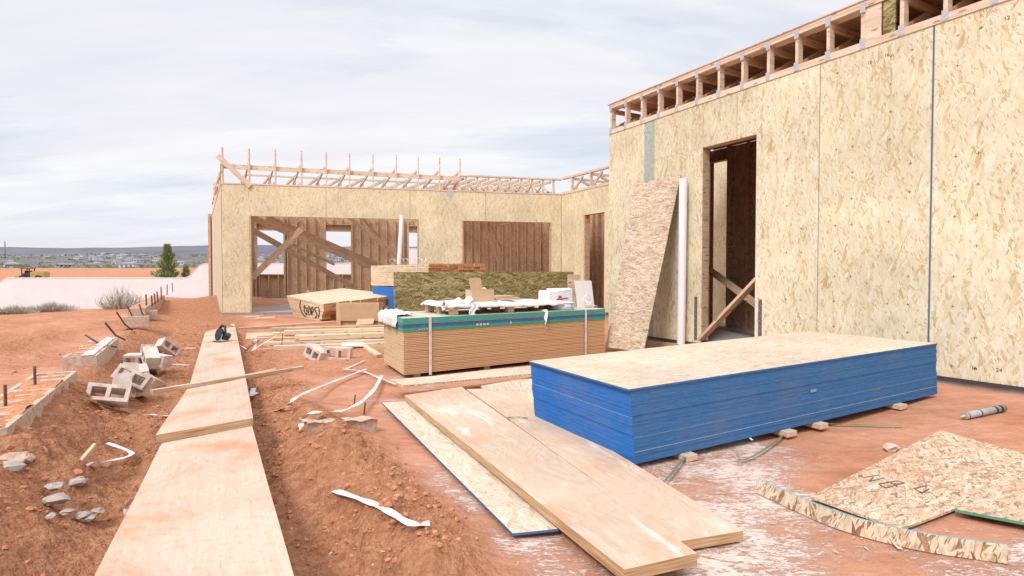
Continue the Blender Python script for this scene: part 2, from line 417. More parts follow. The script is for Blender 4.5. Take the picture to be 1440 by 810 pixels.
M_BLUE = paint_edge('blue_painted_edge', (.05, .175, .40), wear=.07)
M_BLUEC = paint_edge('blue_painted_lit_face', (.032, .175, .54), (.4, .5, .7), .012)  # brighter copy of the edge blue, the stronger light put into its colour
M_BLUEL = paint_edge('pale_worn_line', (.36, .43, .55), (.6, .6, .62), .14)
M_GREEN = paint_edge('green_painted_edge', (.07, .40, .33), (.5, .55, .45), .04)
M_GREEN2 = paint_edge('leaf_green_painted_edge', (.07, .36, .22), (.5, .55, .45), .05)
M_BLUE2 = paint_edge('deep_blue_painted_edge', (.05, .17, .38), (.4, .42, .4), .04)
M_GREY = paint_edge('bare_grey_edge', (.24, .25, .22), (.45, .4, .3), .1)
M_TEAL = paint_edge('teal_edge', (.16, .42, .45), wear=.08)

def simple(name, c, rough=.7, var=.12, sc=20, bump=.2, bd=.004, spec=.3, metal=0, c2=None, **k):
    m, t = newmat(name); ob = t.n('ShaderNodeTexCoord').outputs['Object']
    n = t.noise(ob, sc, 5, .65)
    col = t.ramp(n, [(.3, tuple(x*(1-var) for x in (c2 or c))), (.7, tuple(min(1, x*(1+var)) for x in c))])
    t.out(col, rough, n, bump, bd, spec, metal, **k); return m
M_CONC = simple('concrete_block', (.62, .56, .52), .95, .16, 9, .6, .006, .15, c2=(.58, .43, .34))
M_CONCD = simple('concrete_block_dusty', (.55, .44, .36), .95, .2, 22, .6, .008, .15, c2=(.50, .33, .24))
M_SLAB = simple('concrete_slab', (.36, .32, .31), .9, .15, 4, .2)
M_SLABE = simple('slab_edge', (.30, .27, .28), .9, .2, 8, .4)
M_STUCCO = simple('white_stucco', (.71, .725, .74), .95, .05, .9, .4, .004, .1)
M_STUCTOP = simple('stucco_cap', (.82, .80, .79), .95, .04, 60, .3)
M_PVC = simple('white_pvc', (.82, .82, .84), .35, .03, 6, 0)
M_STRAP = simple('white_strap', (.70, .68, .69), .55, .12, 9, .3, .004, c2=(.66, .56, .50))
M_STRAPG = simple('green_strap', (.17, .21, .12), .5, .2, 18, .1)
M_PLASTIC = simple('white_wrap', (.74, .70, .69), .5, .08, 9, .5, .02)
M_CARD = simple('cardboard', (.56, .39, .24), .85, .08, 9, .2)
M_CARDW = simple('white_card', (.74, .72, .73), .7, .04, 9, .1)
M_STEEL = simple('galvanised_steel', (.50, .51, .55), .45, .2, 60, .2, metal=.35)
M_DSTEEL = simple('dark_strap_steel', (.16, .15, .17), .5, .25, 60, .2, metal=.4)
M_REBAR = simple('rusty_rebar', (.14, .085, .065), .85, .3, 60, .5, c2=(.10, .08, .08))
M_ROCK = simple('pale_rock', (.62, .45, .37), .9, .2, 24, .7, .01)
M_ROCKG = simple('grey_concrete_shard', (.38, .32, .28), .9, .25, 20, .5, .01)
M_RUB = simple('pink_rubble', (.52, .36, .28), .95, .3, 14, .8, .02)
M_INK = simple('black_ink', (.035, .03, .03), .7, .1, 10, 0)
M_RED = simple('red_print', (.55, .05, .08), .6, .1, 10, 0)
M_WPRINT = simple('white_print', (.8, .82, .8), .6, .1, 10, 0)
M_SEAM = simple('blue_sealant', (.09, .16, .24), .6, .2, 40, .2)
M_SEAMD = simple('dark_seam', (.10, .08, .06), .9, .2, 30, .1)
M_TAPE = simple('grey_green_membrane', (.36, .42, .36), .7, .25, 14, .4)
M_MEMB = simple('black_sill_membrane', (.06, .055, .07), .7, .2, 20, .3)

M_FLOOR = simple('subfloor_edge', (.78, .50, .27), .9, .14, 45, .3, .004)
M_GROOVE = simple('subfloor_groove', (.34, .16, .07), .9, .2, 30, .2)
# soil
def soil():
    m, t = newmat('red_soil'); 
    pos = t.n('ShaderNodeNewGeometry').outputs['Position']
    at = t.n('ShaderNodeVertexColor', layer_name='mask'); sp = t.n('ShaderNodeSeparateColor', i_Color=at.outputs[0])
    rough, white, far = sp.outputs[0], sp.outputs[1], sp.outputs[2]
    n1 = t.noise(pos, 1.1, 6, .6); n2 = t.noise(pos, 14, 6, .7); n3 = t.noise(pos, 90, 4, .7)
    n4 = t.noise(t.mapping(pos, (2.2, 7, 3), (0, 0, .35)), 1, 6, .7, dist=.8)
    smooth = t.ramp(t.math('ADD', t.math('MULTIPLY', n1, .5), t.math('MULTIPLY', n4, .5)), [(.34, (.38, .16, .09)), (.46, (.47, .215, .128)), (.56, (.53, .26, .165)), (.68, (.60, .35, .25))])
    rg = t.ramp(n2, [(.25, (.40, .165, .082)), (.5, (.56, .255, .135)), (.75, (.66, .35, .21))])
    col = t.mix(rough, smooth, rg)
    col = t.mix(.6, col, t.ramp(n2, [(.3, .8), (.7, 1.12)]), 'MULTIPLY')
    col = t.mix(.5, col, t.ramp(n3, [(.3, .78), (.7, 1.15)]), 'MULTIPLY')
    # white chalk smears: streaky
    ws = t.noise(t.mapping(pos, (7, 20, 5), (0, 0, -.45)), 1, 9, .82, dist=1.6)
    wb = t.noise(pos, 1.6, 5, .6)
    wv = t.math('ADD', t.math('MULTIPLY', ws, .62), t.math('MULTIPLY', wb, .5))
    wz = t.noise(t.mapping(pos, (34, 90, 20), (0, 0, -.45)), 1, 5, .75, dist=.8)
    wf = t.ramp(t.math('ADD', t.math('ADD', wv, t.math('MULTIPLY', white, .17)), t.math('MULTIPLY', t.math('SUBTRACT', wz, .5), .42)), [(.68, 0), (.76, .95)])
    wf = t.math('MULTIPLY', wf, t.math('MULTIPLY', white, 1.3, True))
    col = t.mix(t.math('MULTIPLY', wf, .75), col, (.76, .66, .60))
    # scrub land far away
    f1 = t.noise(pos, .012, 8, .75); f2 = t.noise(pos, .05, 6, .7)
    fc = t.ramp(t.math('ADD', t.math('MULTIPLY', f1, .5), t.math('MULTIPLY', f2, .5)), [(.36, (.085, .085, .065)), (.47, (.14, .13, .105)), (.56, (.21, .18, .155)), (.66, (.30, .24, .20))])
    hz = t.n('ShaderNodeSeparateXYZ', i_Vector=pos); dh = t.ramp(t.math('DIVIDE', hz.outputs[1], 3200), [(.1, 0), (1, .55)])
    fc = t.mix(dh, fc, (.19, .19, .24))  # aerial haze painted in: the colour greys with distance
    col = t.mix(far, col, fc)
    h = t.math('ADD', t.math('MULTIPLY', n2, t.math('ADD', t.math('MULTIPLY', rough, 1.0), .22)), t.math('MULTIPLY', n3, t.math('ADD', t.math('MULTIPLY', rough, .3), .08)))
    vo = t.n('ShaderNodeTexVoronoi', feature='F1'); t.nt.links.new(t.mapping(pos, (26, 26, 26)), vo.inputs['Vector']); vo.inputs['Scale'].default_value = 1
    vo2 = t.n('ShaderNodeTexVoronoi', feature='F1'); t.nt.links.new(t.mapping(pos, (60, 60, 60)), vo2.inputs['Vector']); vo2.inputs['Scale'].default_value = 1
    h = t.math('ADD', h, t.math('MULTIPLY', t.math('MULTIPLY', rough, -.55), t.math('ADD', vo.outputs['Distance'], t.math('MULTIPLY', vo2.outputs['Distance'], .5))))
    h = t.math('ADD', h, t.math('MULTIPLY', wf, .05))
    t.out(col, .95, h, .9, .055, .1)
    return m
M_SOIL = soil()
M_CLOD = simple('soil_clod', (.56, .26, .14), .95, .22, 40, .9, .01, .1, c2=(.43, .18, .092))

# ------------------------------------------------------------------ ground sheet
def axis(lo, hi, d, a, b, g=1.085):
    c = list(np.arange(lo, hi+1e-6, d)); st = d; x = c[-1]
    while x < b: st *= g; x += st; c.append(x)
    st = d; x = c[0]; l = []
    while x > a: st *= g; x -= st; l.append(x)
    return np.array(l[::-1]+c)
xs = axis(-4.9, 2.0, .021, -4200, 4200, 1.06); ys = axis(.95, 7.6, .021, -40, 6500, 1.06)
X, Y = np.meshgrid(xs, ys, indexing='ij')
Z, RG, S_, Q_ = g_parts(X, Y)
fade = 1-sst(14, 30, np.hypot(X, Y))
amp = RG*fade
Z2 = Z + amp*crumble(X, Y) + fade*(.006*fbm(X*4, Y*4, 3, 21) + .003*fbm(X*18, Y*18, 2, 22))
# footprints and ruts on the left plateau
Z2 += fade*sst(-1.25, -1.9, Q_)*(.20*np.abs(fbm(S_*.7+Q_*.5, Q_*1.7, 4, 41)) + .07*np.abs(fbm(S_*3, Q_*4, 3, 43)) - .05)
Z2 = np.where(Y > 40, Z2 + fbm(X*.02, Y*.02, 4, 51)*.5*sst(110, 300, Y)*4, Z2)
whitem = sst(1.1, 1.7, Q_)*(1-sst(4.6, 6.2, S_))*(1-.92*sst(3.4, 3.8, Q_))*(1-.95*sst(2.75, 3.1, Q_)*sst(.95, 1.1, S_)*(1-sst(1.8, 2.1, S_)))
whitem = np.maximum(whitem, .9*sst(.95, 1.25, Q_)*(1-.5*sst(2.6, 3.6, S_))*(1-sst(7, 8.5, S_))*(1-sst(2.4, 3, Q_)))
whitem = np.maximum(whitem, .3*sst(2.0, 3.0, Q_)*(1-sst(7, 9, S_)))
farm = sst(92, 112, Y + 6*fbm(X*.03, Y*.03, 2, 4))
me = bpy.data.meshes.new('ground'); nx, ny = len(xs), len(ys)
co = np.stack([X, Y, Z2], -1).reshape(-1, 3)
ii, jj = np.meshgrid(np.arange(nx-1), np.arange(ny-1), indexing='ij'); a = (ii*ny+jj).ravel()
fa = np.stack([a, a+ny, a+ny+1, a+1], -1)
me.vertices.add(len(co)); me.vertices.foreach_set('co', co.ravel())
me.loops.add(fa.size); me.loops.foreach_set('vertex_index', fa.ravel().astype(np.int32))
me.polygons.add(len(fa)); me.polygons.foreach_set('loop_start', np.arange(0, fa.size, 4, dtype=np.int32)); me.polygons.foreach_set('loop_total', np.full(len(fa), 4, dtype=np.int32))
me.polygons.foreach_set('use_smooth', np.ones(len(fa), bool)); me.update(calc_edges=True)
ca = me.color_attributes.new('mask', 'FLOAT_COLOR', 'POINT')
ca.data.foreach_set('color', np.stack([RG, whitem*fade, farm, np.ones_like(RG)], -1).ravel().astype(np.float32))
me.materials.append(M_SOIL)
o = bpy.data.objects.new('ground', me); COL.objects.link(o); tag(o, kind='structure')

def lump(b, c, r, seed, flat=.7, mi=0, det=1):
    bm = bmesh.new(); bmesh.ops.create_icosphere(bm, subdivisions=det, radius=1)
    rot = Euler((seed*1.3, seed*2.1, seed*.7)).to_matrix()
    vs = []
    for v in bm.verts:
        p = v.co.copy(); k = 1+.55*mnoise.noise(p*1.3+Vector((seed*3.1, seed*1.7, seed)))+.2*mnoise.noise(p*3.7+Vector((seed, 0, 0)))
        p = rot @ (p*k); vs.append(Vector((p.x*r, p.y*r, p.z*r*flat))+Vector(c))
    for f in bm.faces: b.face([vs[v.index] for v in f.verts], [(0, 0)]*3, mi)
    bm.free()
# soil clods over the dug-up ground: nobody could count them
b = MB(); protos = []
for k in range(10):
    t_ = MB(); lump(t_, (0, 0, 0), 1, k*7.3+1, .75); protos.append(np.array([tuple(p) for p in t_.v]))
cv = []; rs = np.random.RandomState(4)
N = 90000; cx = rs.uniform(-6.5, 1.6, N); cy = 1.2+rs.uniform(0, 1, N)**1.5*11
gz, grg, gs, gq = g_parts(cx, cy)
keep = (rs.uniform(0, 1, N) < grg*np.clip(.10+1.5*fbm(cx*1.6, cy*1.6, 2, 3), .03, .8)) & (gq > -3) & ~((gq > -1.25) & (gq < -.88) & (gs > 2) & (gs < 9.3))
cx, cy, gz, grg = cx[keep], cy[keep], gz[keep], grg[keep]
zz = gz + grg*crumble(cx, cy)
for x, y, z in zip(cx, cy, zz):
    r = .004+.018*rs.uniform(0, 1)**4*(1 if rs.uniform() < .985 else 2.2); p = protos[rs.randint(10)]*np.array([1, rs.uniform(.6, 1), rs.uniform(.7, 1.1)])
    a = rs.uniform(0, 6.28); c, s_ = math.cos(a), math.sin(a)
    q = p*r; cv.append(np.stack([q[:, 0]*c-q[:, 1]*s_+x, q[:, 0]*s_+q[:, 1]*c+y, q[:, 2]+z+r*.1], -1))
nv = len(protos[0]); V = np.concatenate(cv)
t_ = MB(); lump(t_, (0, 0, 0), 1, 1); nf = nv//3
fa = np.arange(len(V)).reshape(-1, 3)
me = bpy.data.meshes.new('soil_clods'); me.from_pydata([], [], [])
me.vertices.add(len(V)); me.vertices.foreach_set('co', V.ravel()); me.loops.add(len(V)); me.loops.foreach_set('vertex_index', np.arange(len(V), dtype=np.int32))
me.polygons.add(len(fa)); me.polygons.foreach_set('loop_start', np.arange(0, len(V), 3, dtype=np.int32)); me.polygons.foreach_set('loop_total', np.full(len(fa), 3, dtype=np.int32)); me.update(calc_edges=True)
me.materials.append(M_CLOD)
o = bpy.data.objects.new('soil_clods', me); COL.objects.link(o)
tag(o, 'loose red clods of soil strewn over the dug-up earth on both sides of the plywood walkway', 'soil clods', kind='stuff')

# ------------------------------------------------------------------ distance: hills, town, scrub
def hillmat():
    m, t = newmat('hazy_hill'); pos = t.n('ShaderNodeNewGeometry').outputs['Position']
    n = t.noise(t.mapping(pos, (.0012, .0012, .006)), 1, 6, .65)
    col = t.ramp(n, [(.3, (.13, .125, .15)), (.5, (.17, .16, .185)), (.7, (.215, .20, .215))])
    t.out(col, 1, n, .5, 20, 0); return m
b = MB(); b.smooth = True
def hill(u, v):
    x = -8500+17000*u; base = 75
    top = 262 + 26*mnoise.noise(Vector((x*.0006, 3, 0))) + 10*mnoise.noise(Vector((x*.0025, 7, 0))) + (26 if x < -2000 else 0)*0 + 14*u
    prof = min(1, v*1.05)**1.5 if v < .72 else (.72*1.05)**1.5+(1-(.72*1.05)**1.5)*min(1, (v-.72)/.12)
    z = base*(1-prof)+top*prof
    z += 16*mnoise.noise(Vector((x*.004, v*5, 1)))*math.sin(PI*min(1, v*1.1))
    return Vector((x, 3600+1900*v+160*mnoise.noise(Vector((x*.0016, v*3, 4))), z))
b.grid(260, 22, hill)
tag(b.build('hills', hillmat()), kind='structure')

house_mats = [(simple('pale_stucco_house', (.50, .49, .50), .9, .05), simple('grey_tile_roof', (.22, .21, .23), .9, .1)),
              (simple('tan_stucco_house', (.42, .38, .36), .9, .05), simple('brown_tile_roof', (.20, .17, .18), .9, .1)),
              (simple('white_stucco_house', (.62, .61, .64), .9, .05), simple('light_tile_roof', (.30, .28, .29), .9, .1))]  # distance haze is already mixed into these wall and roof colours
M_DGLASS = simple('distant_window', (.12, .13, .16), .3, .1)
rh = random.Random(11)
hcopies = []
for k in range(3):
    wl, rf = house_mats[k]; w, d, h = (13, 10, 3.4) if k != 2 else (18, 11, 4.6)
    root = empty('distant_house', Matrix())
    b = MB(); b.box(-w/2, w/2, -d/2, d/2, -3, h); hw = b.build('wall', wl, root)
    b = MB(); e = 1
    A = [Vector((-w/2-e, -d/2-e, h)), Vector((w/2+e, -d/2-e, h)), Vector((w/2+e, d/2+e, h)), Vector((-w/2-e, d/2+e, h))]
    r0, r1 = Vector((-w/2+d/2, 0, h+2.6)), Vector((w/2-d/2, 0, h+2.6))
    b.face([A[0], A[1], r1, r0]); b.face([A[2], A[3], r0, r1]); b.face([A[1], A[2], r1]); b.face([A[3], A[0], r0]); b.face(A[::-1])
    b.build('roof', rf, root)
    for xx in (-w*.3, 0, w*.3):
        b = MB(); b.box(xx-1.2, xx+1.2, -d/2-.1, -d/2, 1, 3); b.build('window', M_DGLASS, root)
    hcopies.append(root)
kinds = ['pale stucco house with grey hipped roof in the hazy town', 'tan stucco house with brown hipped roof in the hazy town', 'large white stucco house with light hipped roof in the hazy town']
def copy_tree(src, M, label=None, parts=True):
    c = src.copy(); COL.objects.link(c); c.matrix_world = M
    if label: c['label'] = label
    for ch in list(src.children):
        if not parts and ch.name.startswith('window'): continue
        d = ch.copy(); COL.objects.link(d); d.parent = c; d.matrix_parent_inverse = ch.matrix_parent_inverse.copy()
        for g in list(ch.children):
            e = g.copy(); COL.objects.link(e); e.parent = d
    return c
first = [True]*3
for i in range(230):
    Yh = rh.uniform(650, 2500); px = rh.choice([rh.uniform(-60, 320), rh.uniform(-60, 320), rh.uniform(355, 400), rh.uniform(455, 500), rh.uniform(570, 600)])
    if i % 3 == 0: px = rh.gauss(160, 30); Yh = rh.uniform(1300, 2300)
    Xh = (px-720)/780*Yh; k = rh.choice([0, 0, 1, 2])
    M = Matrix.Translation((Xh, Yh, g0(Xh, Yh)+.2)) @ Matrix.Rotation(rh.uniform(-.8, .8), 4, 'Z')
    if first[k]: o = hcopies[k]; o.matrix_world = M; first[k] = False
    else: o = copy_tree(hcopies[k], M, parts=Yh < 1700)
    tag(o, kinds[k], 'house', 'houses of the distant town')
# scrub on the far slope
b = MB(); r_ = random.Random(5)
for i in range(1700):
    Yh = r_.uniform(110, 2600)**1.0; px = r_.uniform(-80, 640); Xh = (px-720)/780*Yh
    s_ = r_.uniform(.6, 1.4)*(1.2+Yh*.0022)
    c = Vector((Xh, Yh, g0(Xh, Yh)+s_*.3)); n = 5
    ring = [c+Vector((math.cos(k/n*6.28)*s_*r_.uniform(.7, 1.2), math.sin(k/n*6.28)*s_, -s_*.4)) for k in range(n)]
    tp = c+Vector((0, 0, s_*r_.uniform(.35, .7)))
    for k in range(n): b.face([ring[k], ring[(k+1) % n], tp], [(0, 0)]*3)
o = b.build('desert_scrub', simple('scrub', (.115, .125, .075), 1, .35, .02)); tag(o, 'dark green desert scrub dotted over the far slopes and between the houses', 'scrub', kind='stuff')
# masts
for px, top, Yh, lab in ((8, 339, 1500, 'thin lattice antenna mast on the skyline at the far left'), (55, 362, 300, 'lone utility pole standing beyond the yellow machine')):
    Xh = (px-720)/780*Yh; zt = on_y(px, top, Yh).z; z0_ = g0(Xh, Yh)
    root = empty('antenna_mast' if px == 8 else 'utility_pole', Matrix.Translation((Xh, Yh, z0_)), lab, 'mast' if px == 8 else 'pole')
    b = MB(); b.tube([(0, 0, 0), (0, 0, zt-z0_)], Yh*.0008, 6); b.build('pole', simple('pole_grey', (.25, .24, .27)), root)
    b = MB()
    for f in ((.9,) if px != 8 else (.5, .8)): b.box(-Yh*.003, Yh*.003, -.1, .1, (zt-z0_)*f-.1, (zt-z0_)*f+Yh*.0007)
    b.build('crossarm', simple('pole_arm', (.25, .24, .27)), root)

# yellow wheel loader beyond the wall
Yl = 50; Xl = (48-720)/780*Yl; zl = g0(Xl, Yl)
root = empty('wheel_loader', Matrix.Translation((Xl, Yl, max(zl, .62))) @ Matrix.Rotation(.25, 4, 'Z') @ Matrix.Scale(.8, 4), 'small yellow earth-moving machine with dark cab beyond the white wall', 'loader')
MY = simple('yellow_machine_paint', (.45, .32, .10), .5, .15, 4); MK = simple('dark_machine', (.05, .045, .045), .6, .2, 4)
b = MB(); b.box(-.1, 1.25, -.6, .6, .35, 1.0); b.box(.1, 1.15, -.5, .5, 1.0, 1.08); b.build('engine_cover', MY, root, bevel=.05)
b = MB(); b.box(-.95, -.12, -.55, .55, .3, .85); b.build('chassis', MK, root, bevel=.04)
b = MB()
for x in (-.9, -.2):
    for y in (-.5, .5): b.box(x-.04, x+.04, y-.04, y+.04, .85, 1.35)
b.box(-1.0, -.1, -.6, .6, 1.35, 1.42); b.box(-.75, -.3, -.3, .3, .85, 1.15); b.build('cab', MK, root)
for x in (-.75, .75):
    for y in (-.7, .7):
        b = MB(); b.tube([(x, y-.12, .3), (x, y+.12, .3)], .34, 14); w_ = b.build('wheel', MK, root)
        b = MB(); b.tube([(x, y-.14, .3), (x, y+.14, .3)], .16, 10); b.build('rim', MY, w_)
b = MB(); b.prism([(-1.9, .05), (-1.35, .05), (-1.25, .25), (-1.4, .5), (-1.5, .2), (-1.9, .12)], -.8, .8, fn=lambda u, v, t: Vector((u, t, v))); b.build('bucket', MY, root)
for y in (-.45, .45):
    b = MB(); b.beam((-.7, y, .65), (-1.4, y, .3), .1, .14); b.build('lift_arm', MY, root)

# ------------------------------------------------------------------ white stucco wall with steps
YW = 33.0
def wx(px): return (px-720)/780*YW
zt1 = on_y(150, 391, YW).z; zt2 = on_y(290, 370.5, YW).z; zt3 = on_y(580, 350, YW).z; zt0 = on_y(0, 397, YW).z
root = empty('stucco_wall', Matrix.Translation((wx(150), YW, -1.2)), 'long white stucco boundary wall with a sloping step behind the dug earth', 'wall')
prof = [(wx(-420), -2), (wx(680), -2), (wx(680), zt3), (wx(556), zt3), (wx(545), zt2), (wx(291), zt2), (wx(285), zt2-.06), (wx(280), zt2-.17), (wx(267), zt1+.12), (wx(262), zt1+.03), (wx(256), zt1), (wx(9), zt1), (wx(-1), zt0-.03), (wx(-1)-.3, zt0-.25), (wx(-420), zt0-.25)]
b = MB(); b.M = Matrix.Translation((-wx(150), -YW, 1.2)); b.prism(prof, YW, YW+.22, fn=lambda u, v, t: Vector((u, t, v))); b.build('wall_body', M_STUCCO, root)
top = prof[2:]
b = MB(); b.M = Matrix.Translation((-wx(150), -YW, 1.2))
for (x0, z0_), (x1, z1_) in zip(top[:-1], top[1:]):
    b.hexa([Vector((x, y, z+dz)) for dz in (.003, .035) for y in (YW-.02, YW+.24) for x, z in ((x1, z1_), (x0, z0_))])
b.build('wall_cap', M_STUCTOP, root)

# pine beyond the wall, dry bushes in front of it
def pine(px, ptop, Yp, zb, lab, wide):
    Xp = (px-720)/780*Yp; zt = on_y(px, ptop, Yp).z; h = zt-zb
    root = empty('pine_tree', Matrix.Translation((Xp, Yp, zb)), lab, 'tree')
    b = MB(); b.tube([(0, 0, 0), (0.03, 0, h*.5), (0, 0, h*.97)], [.09, .06, .012], 7); b.build('trunk', simple('pine_bark', (.12, .08, .05), .9, .3, 30), root)
    rr = random.Random(px); b = MB()
    for i in range(int(2600*wide)):
        f = rr.uniform(.04, 1)**.8; R_ = wide*(1-f)**.95*(.7+.3*math.sin(f*34+rr.uniform(-.5, .5)))+.03
        a = rr.uniform(0, 6.283); d = R_*rr.uniform(.15, 1)**.5*(1+.25*math.sin(a*3+f*7))
        c = Vector((math.cos(a)*d, math.sin(a)*d, h*(.08+.92*f)))
        dr = Vector((math.cos(a), math.sin(a), rr.uniform(.5, 1.6))).normalized(); L = rr.uniform(.1, .26)
        sd = dr.cross(Vector((rr.uniform(-1, 1), rr.uniform(-1, 1), rr.uniform(-1, 1)))).normalized()*rr.uniform(.02, .05)
        b.face([c-sd, c+sd, c+dr*L+sd*.3, c+dr*L-sd*.3], [(0, 0)]*4)
    m, t = newmat('pine_needles'); ge = t.n('ShaderNodeNewGeometry').outputs['Random Per Island']
    t.out(t.ramp(ge, [(0, (.13, .19, .07)), (.5, (.27, .33, .14)), (1, (.48, .50, .27))]), .8)
    b.build('crown', m, root)
pine(236, 346, 35.5, -.3, 'young green pine tree rising above the white wall', 1.15)
pine(262, 376, 36, .2, 'small green shrub-like pine peeking over the sloping step of the wall', .35)
def bush(px, pyb, w, h, lab, tilt=0, seed=1, dens=420, c=(.34, .29, .24)):
    p = on_ground(px, pyb); p.y = min(p.y, YW-1.2) if p.y > 20 else p.y
    if p.y >= YW-1.3: p = Vector(((px-720)/780*(YW-1.3), YW-1.3, g0((px-720)/780*(YW-1.3), YW-1.3)))
    root = empty('dry_bush', Matrix.Translation(p), lab, 'bush'); rr = random.Random(seed); b = MB(); b2 = MB()
    for i in range(dens):
        a = rr.uniform(0, 6.28); sp = rr.uniform(0, 1)**.7; x = math.cos(a)*sp*w*.3; y = math.sin(a)*sp*w*.3
        L = h*rr.uniform(.5, 1.05)*(1-.45*sp); q0 = Vector((x, y, -.1)); q1 = q0+Vector((math.cos(a)*w*.25*sp*rr.uniform(.6, 1.4), math.sin(a)*.25*w*sp, L*.65)); q2 = q1+Vector((rr.uniform(-.15, .15), rr.uniform(-.1, .1), L*.4))
        sd = Vector((.009+.006*h, 0, 0)); B = b if i % 4 else b2
        B.face([q0-sd, q0+sd, q1+sd*.7, q1-sd*.7], [(0, 0)]*4); B.face([q1-sd*.7, q1+sd*.7, q2], [(0, 0)]*3)
    b.build('twigs', simple('dry_twig', c, .9, .3, 8), root); b2.build('leafy_twigs', simple('grey_leaf', (.22, .24, .17), .9, .3, 8), root)
bush(20, 441, 1.9, .62, 'low round grey bush at the foot of the white wall, leftmost', seed=3, dens=700)
bush(72, 438, 2.1, .72, 'grey dry bush against the white wall, between the other two', seed=5, dens=650)
bush(172, 434, 1.1, .9, 'tallest beige dry bush, in front of the white wall near the stub wall', seed=8, dens=230, c=(.52, .46, .41))

# ------------------------------------------------------------------ main house (frame: x along the wall away from the camera, y out towards the yard)
Q0 = 6.73; ZB = .144
HM = Matrix(((D.x, -E.x, 0, E.x*Q0), (D.y, -E.y, 0, E.y*Q0), (0, 0, 1, 0), (0, 0, 0, 1)))
HB = SQ(5.0, Q0, 0)
house = empty('framed_house', HM @ Matrix.Translation((5, 0, 0)), 'tall unfinished house wing sheathed in pale strand board with an open framed parapet', 'house')
HP = Matrix.Translation((-5, 0, 0))   # site s coordinates -> local
def hb(): b = MB(); b.M = HP.copy(); return b
WT = 3.798; W_L = 8.13; W_R = -2.6
seams = [8.13, 7.19, 6.955]      # then panels 1.214 wide
DX0, DX1, DZ = 5.0, 5.93, None
pd = on_plane(1061.7, 189.2, SQ(5, Q0), E); pd2 = on_plane(986.7, 208.3, SQ(5, Q0), E); DZ = (pd.z+pd2.z)/2
g = .0025
def panel(x0, x1, z0, z1, name='sheathing_panel', mat=None, dy=0):
    b = hb(); b.box(x0+g, x1-g, -.012+dy, dy, z0, z1); return b.build(name, mat or M_OSB, house)
panel(7.19, W_L, ZB, WT); 
b = hb(); b.box(6.955, 7.19, -.012, -.001, ZB, WT); tag(b.build('membrane_strip', M_TAPE, house), 'grey green membrane strip between the sheathing panels')
panel(5.93, 6.955, ZB, DZ); panel(5.32, 6.955, DZ+.002, WT)
panel(4.11, DX0, ZB, WT); panel(DX0-.003, 5.32, DZ+.002, WT)
x = 4.11
while x > W_R: panel(max(x-1.214, W_R), x, ZB, WT); x -= 1.214
# seams filled with sealant
for xx, w in ((2.897, .016), (4.11, .006), (5.32, .004)):
    b = hb()
    b.box(xx-w/2, xx+w/2, -.01, .0035 if w > .01 else .001, ZB if xx != 5.32 else DZ+.05, WT); b.build('seam_sealant', M_SEAM if w > .01 else M_SEAMD, house)
# nail marks: small plus signs printed on the sheets, and their numbers
def nailmarks(x0, x1):
    b = hb(); rr = random.Random(int(x0*100))
    for cx in (x0+.405, x0+.81, x0+.2, x0+1.0):
        for k in range(12):
            if rr.random() < .35: continue
            z = ZB+.12+k*.305; 
            if z > WT-.1: continue
            e = .017
            b.box(cx-e, cx+e, .0005, .0015, z-.0018, z+.0018); b.box(cx-.0018, cx+.0018, .0005, .0016, z-e, z+e)
    b.build('nail_marks', M_INK, house)
for x0 in (2.9, 1.686, .47, 4.13): nailmarks(x0, x0+1.2)
def text_mesh(txt, size, T, mat, name, parent, seed=0):
    cu = bpy.data.curves.new(name, 'FONT'); cu.body = txt; cu.size = size; cu.extrude = .0004; cu.align_x = 'CENTER'
    to = bpy.data.objects.new('tmp', cu); COL.objects.link(to)
    dg = bpy.context.evaluated_depsgraph_get(); me = bpy.data.meshes.new_from_object(to.evaluated_get(dg)); me.name = name
    bpy.data.objects.remove(to); bpy.data.curves.remove(cu)
    me.transform(T); me.materials.clear(); me.materials.append(mat)
    o = bpy.data.objects.new(name, me); COL.objects.link(o); o.parent = parent; return o
# text on the wall reads left to right = decreasing s
def wall_text(txt, s, z, size):
    T = Matrix(((-1, 0, 0, s-5), (0, 0, 1, .0012), (0, 1, 0, z), (0, 0, 0, 1)))
    text_mesh(txt, size, T, M_INK, 'printed_number', house)
for txt, px, py in (('16', 1370, 517), ('24', 1405, 520), ('12', 1223, 88), ('16', 1247, 77), ('12', 1416, 25)):
    p = on_plane(px, py, SQ(5, Q0), E); wall_text(txt, p.dot(D), p.z-.02, .05)
# footing and membrane
b = hb(); b.box(W_R, W_L+.02, -.2, -.02, -.3, ZB+.02); b.build('foundation', M_SLABE, house)
b = hb(); b.box(W_R, W_L, -.02, .012, ZB-.022, ZB-.002); b.build('sill_membrane', M_MEMB, house)
b = hb(); b.box(W_R, W_L-.05, -7, -.203, -.1, .15); b.build('floor_slab', M_SLAB, house)
# wall framing behind: studs seen in the doorway
for s in (5.93+.0, 5.93+.04, DX0-.04, DX0-.08):
    b = hb(); b.box(s if s > 5.5 else s, s+.038, -.152, -.014, ZB+.04, DZ+.0); b.build('door_stud', M_LUM, house)
b = hb(); b.box(DX0-.04, DX1+.04, -.152, -.014, DZ-.005, DZ+.035); b.build('door_header', M_LUM, house)
b = hb(); b.box(W_R, W_L, -.152, -.016, DZ+.04, WT); b.build('header_beam', M_LUMD, house)
b = hb(); b.box(W_R, DX0-.09, -.152, -.016, ZB+.01, DZ+.035); b.build('stud_wall', M_LUMD, house)
b = hb(); b.box(DX1+.08, W_L-.02, -.152, -.016, ZB+.01, DZ+.035); b.build('stud_wall', M_LUMD, house)
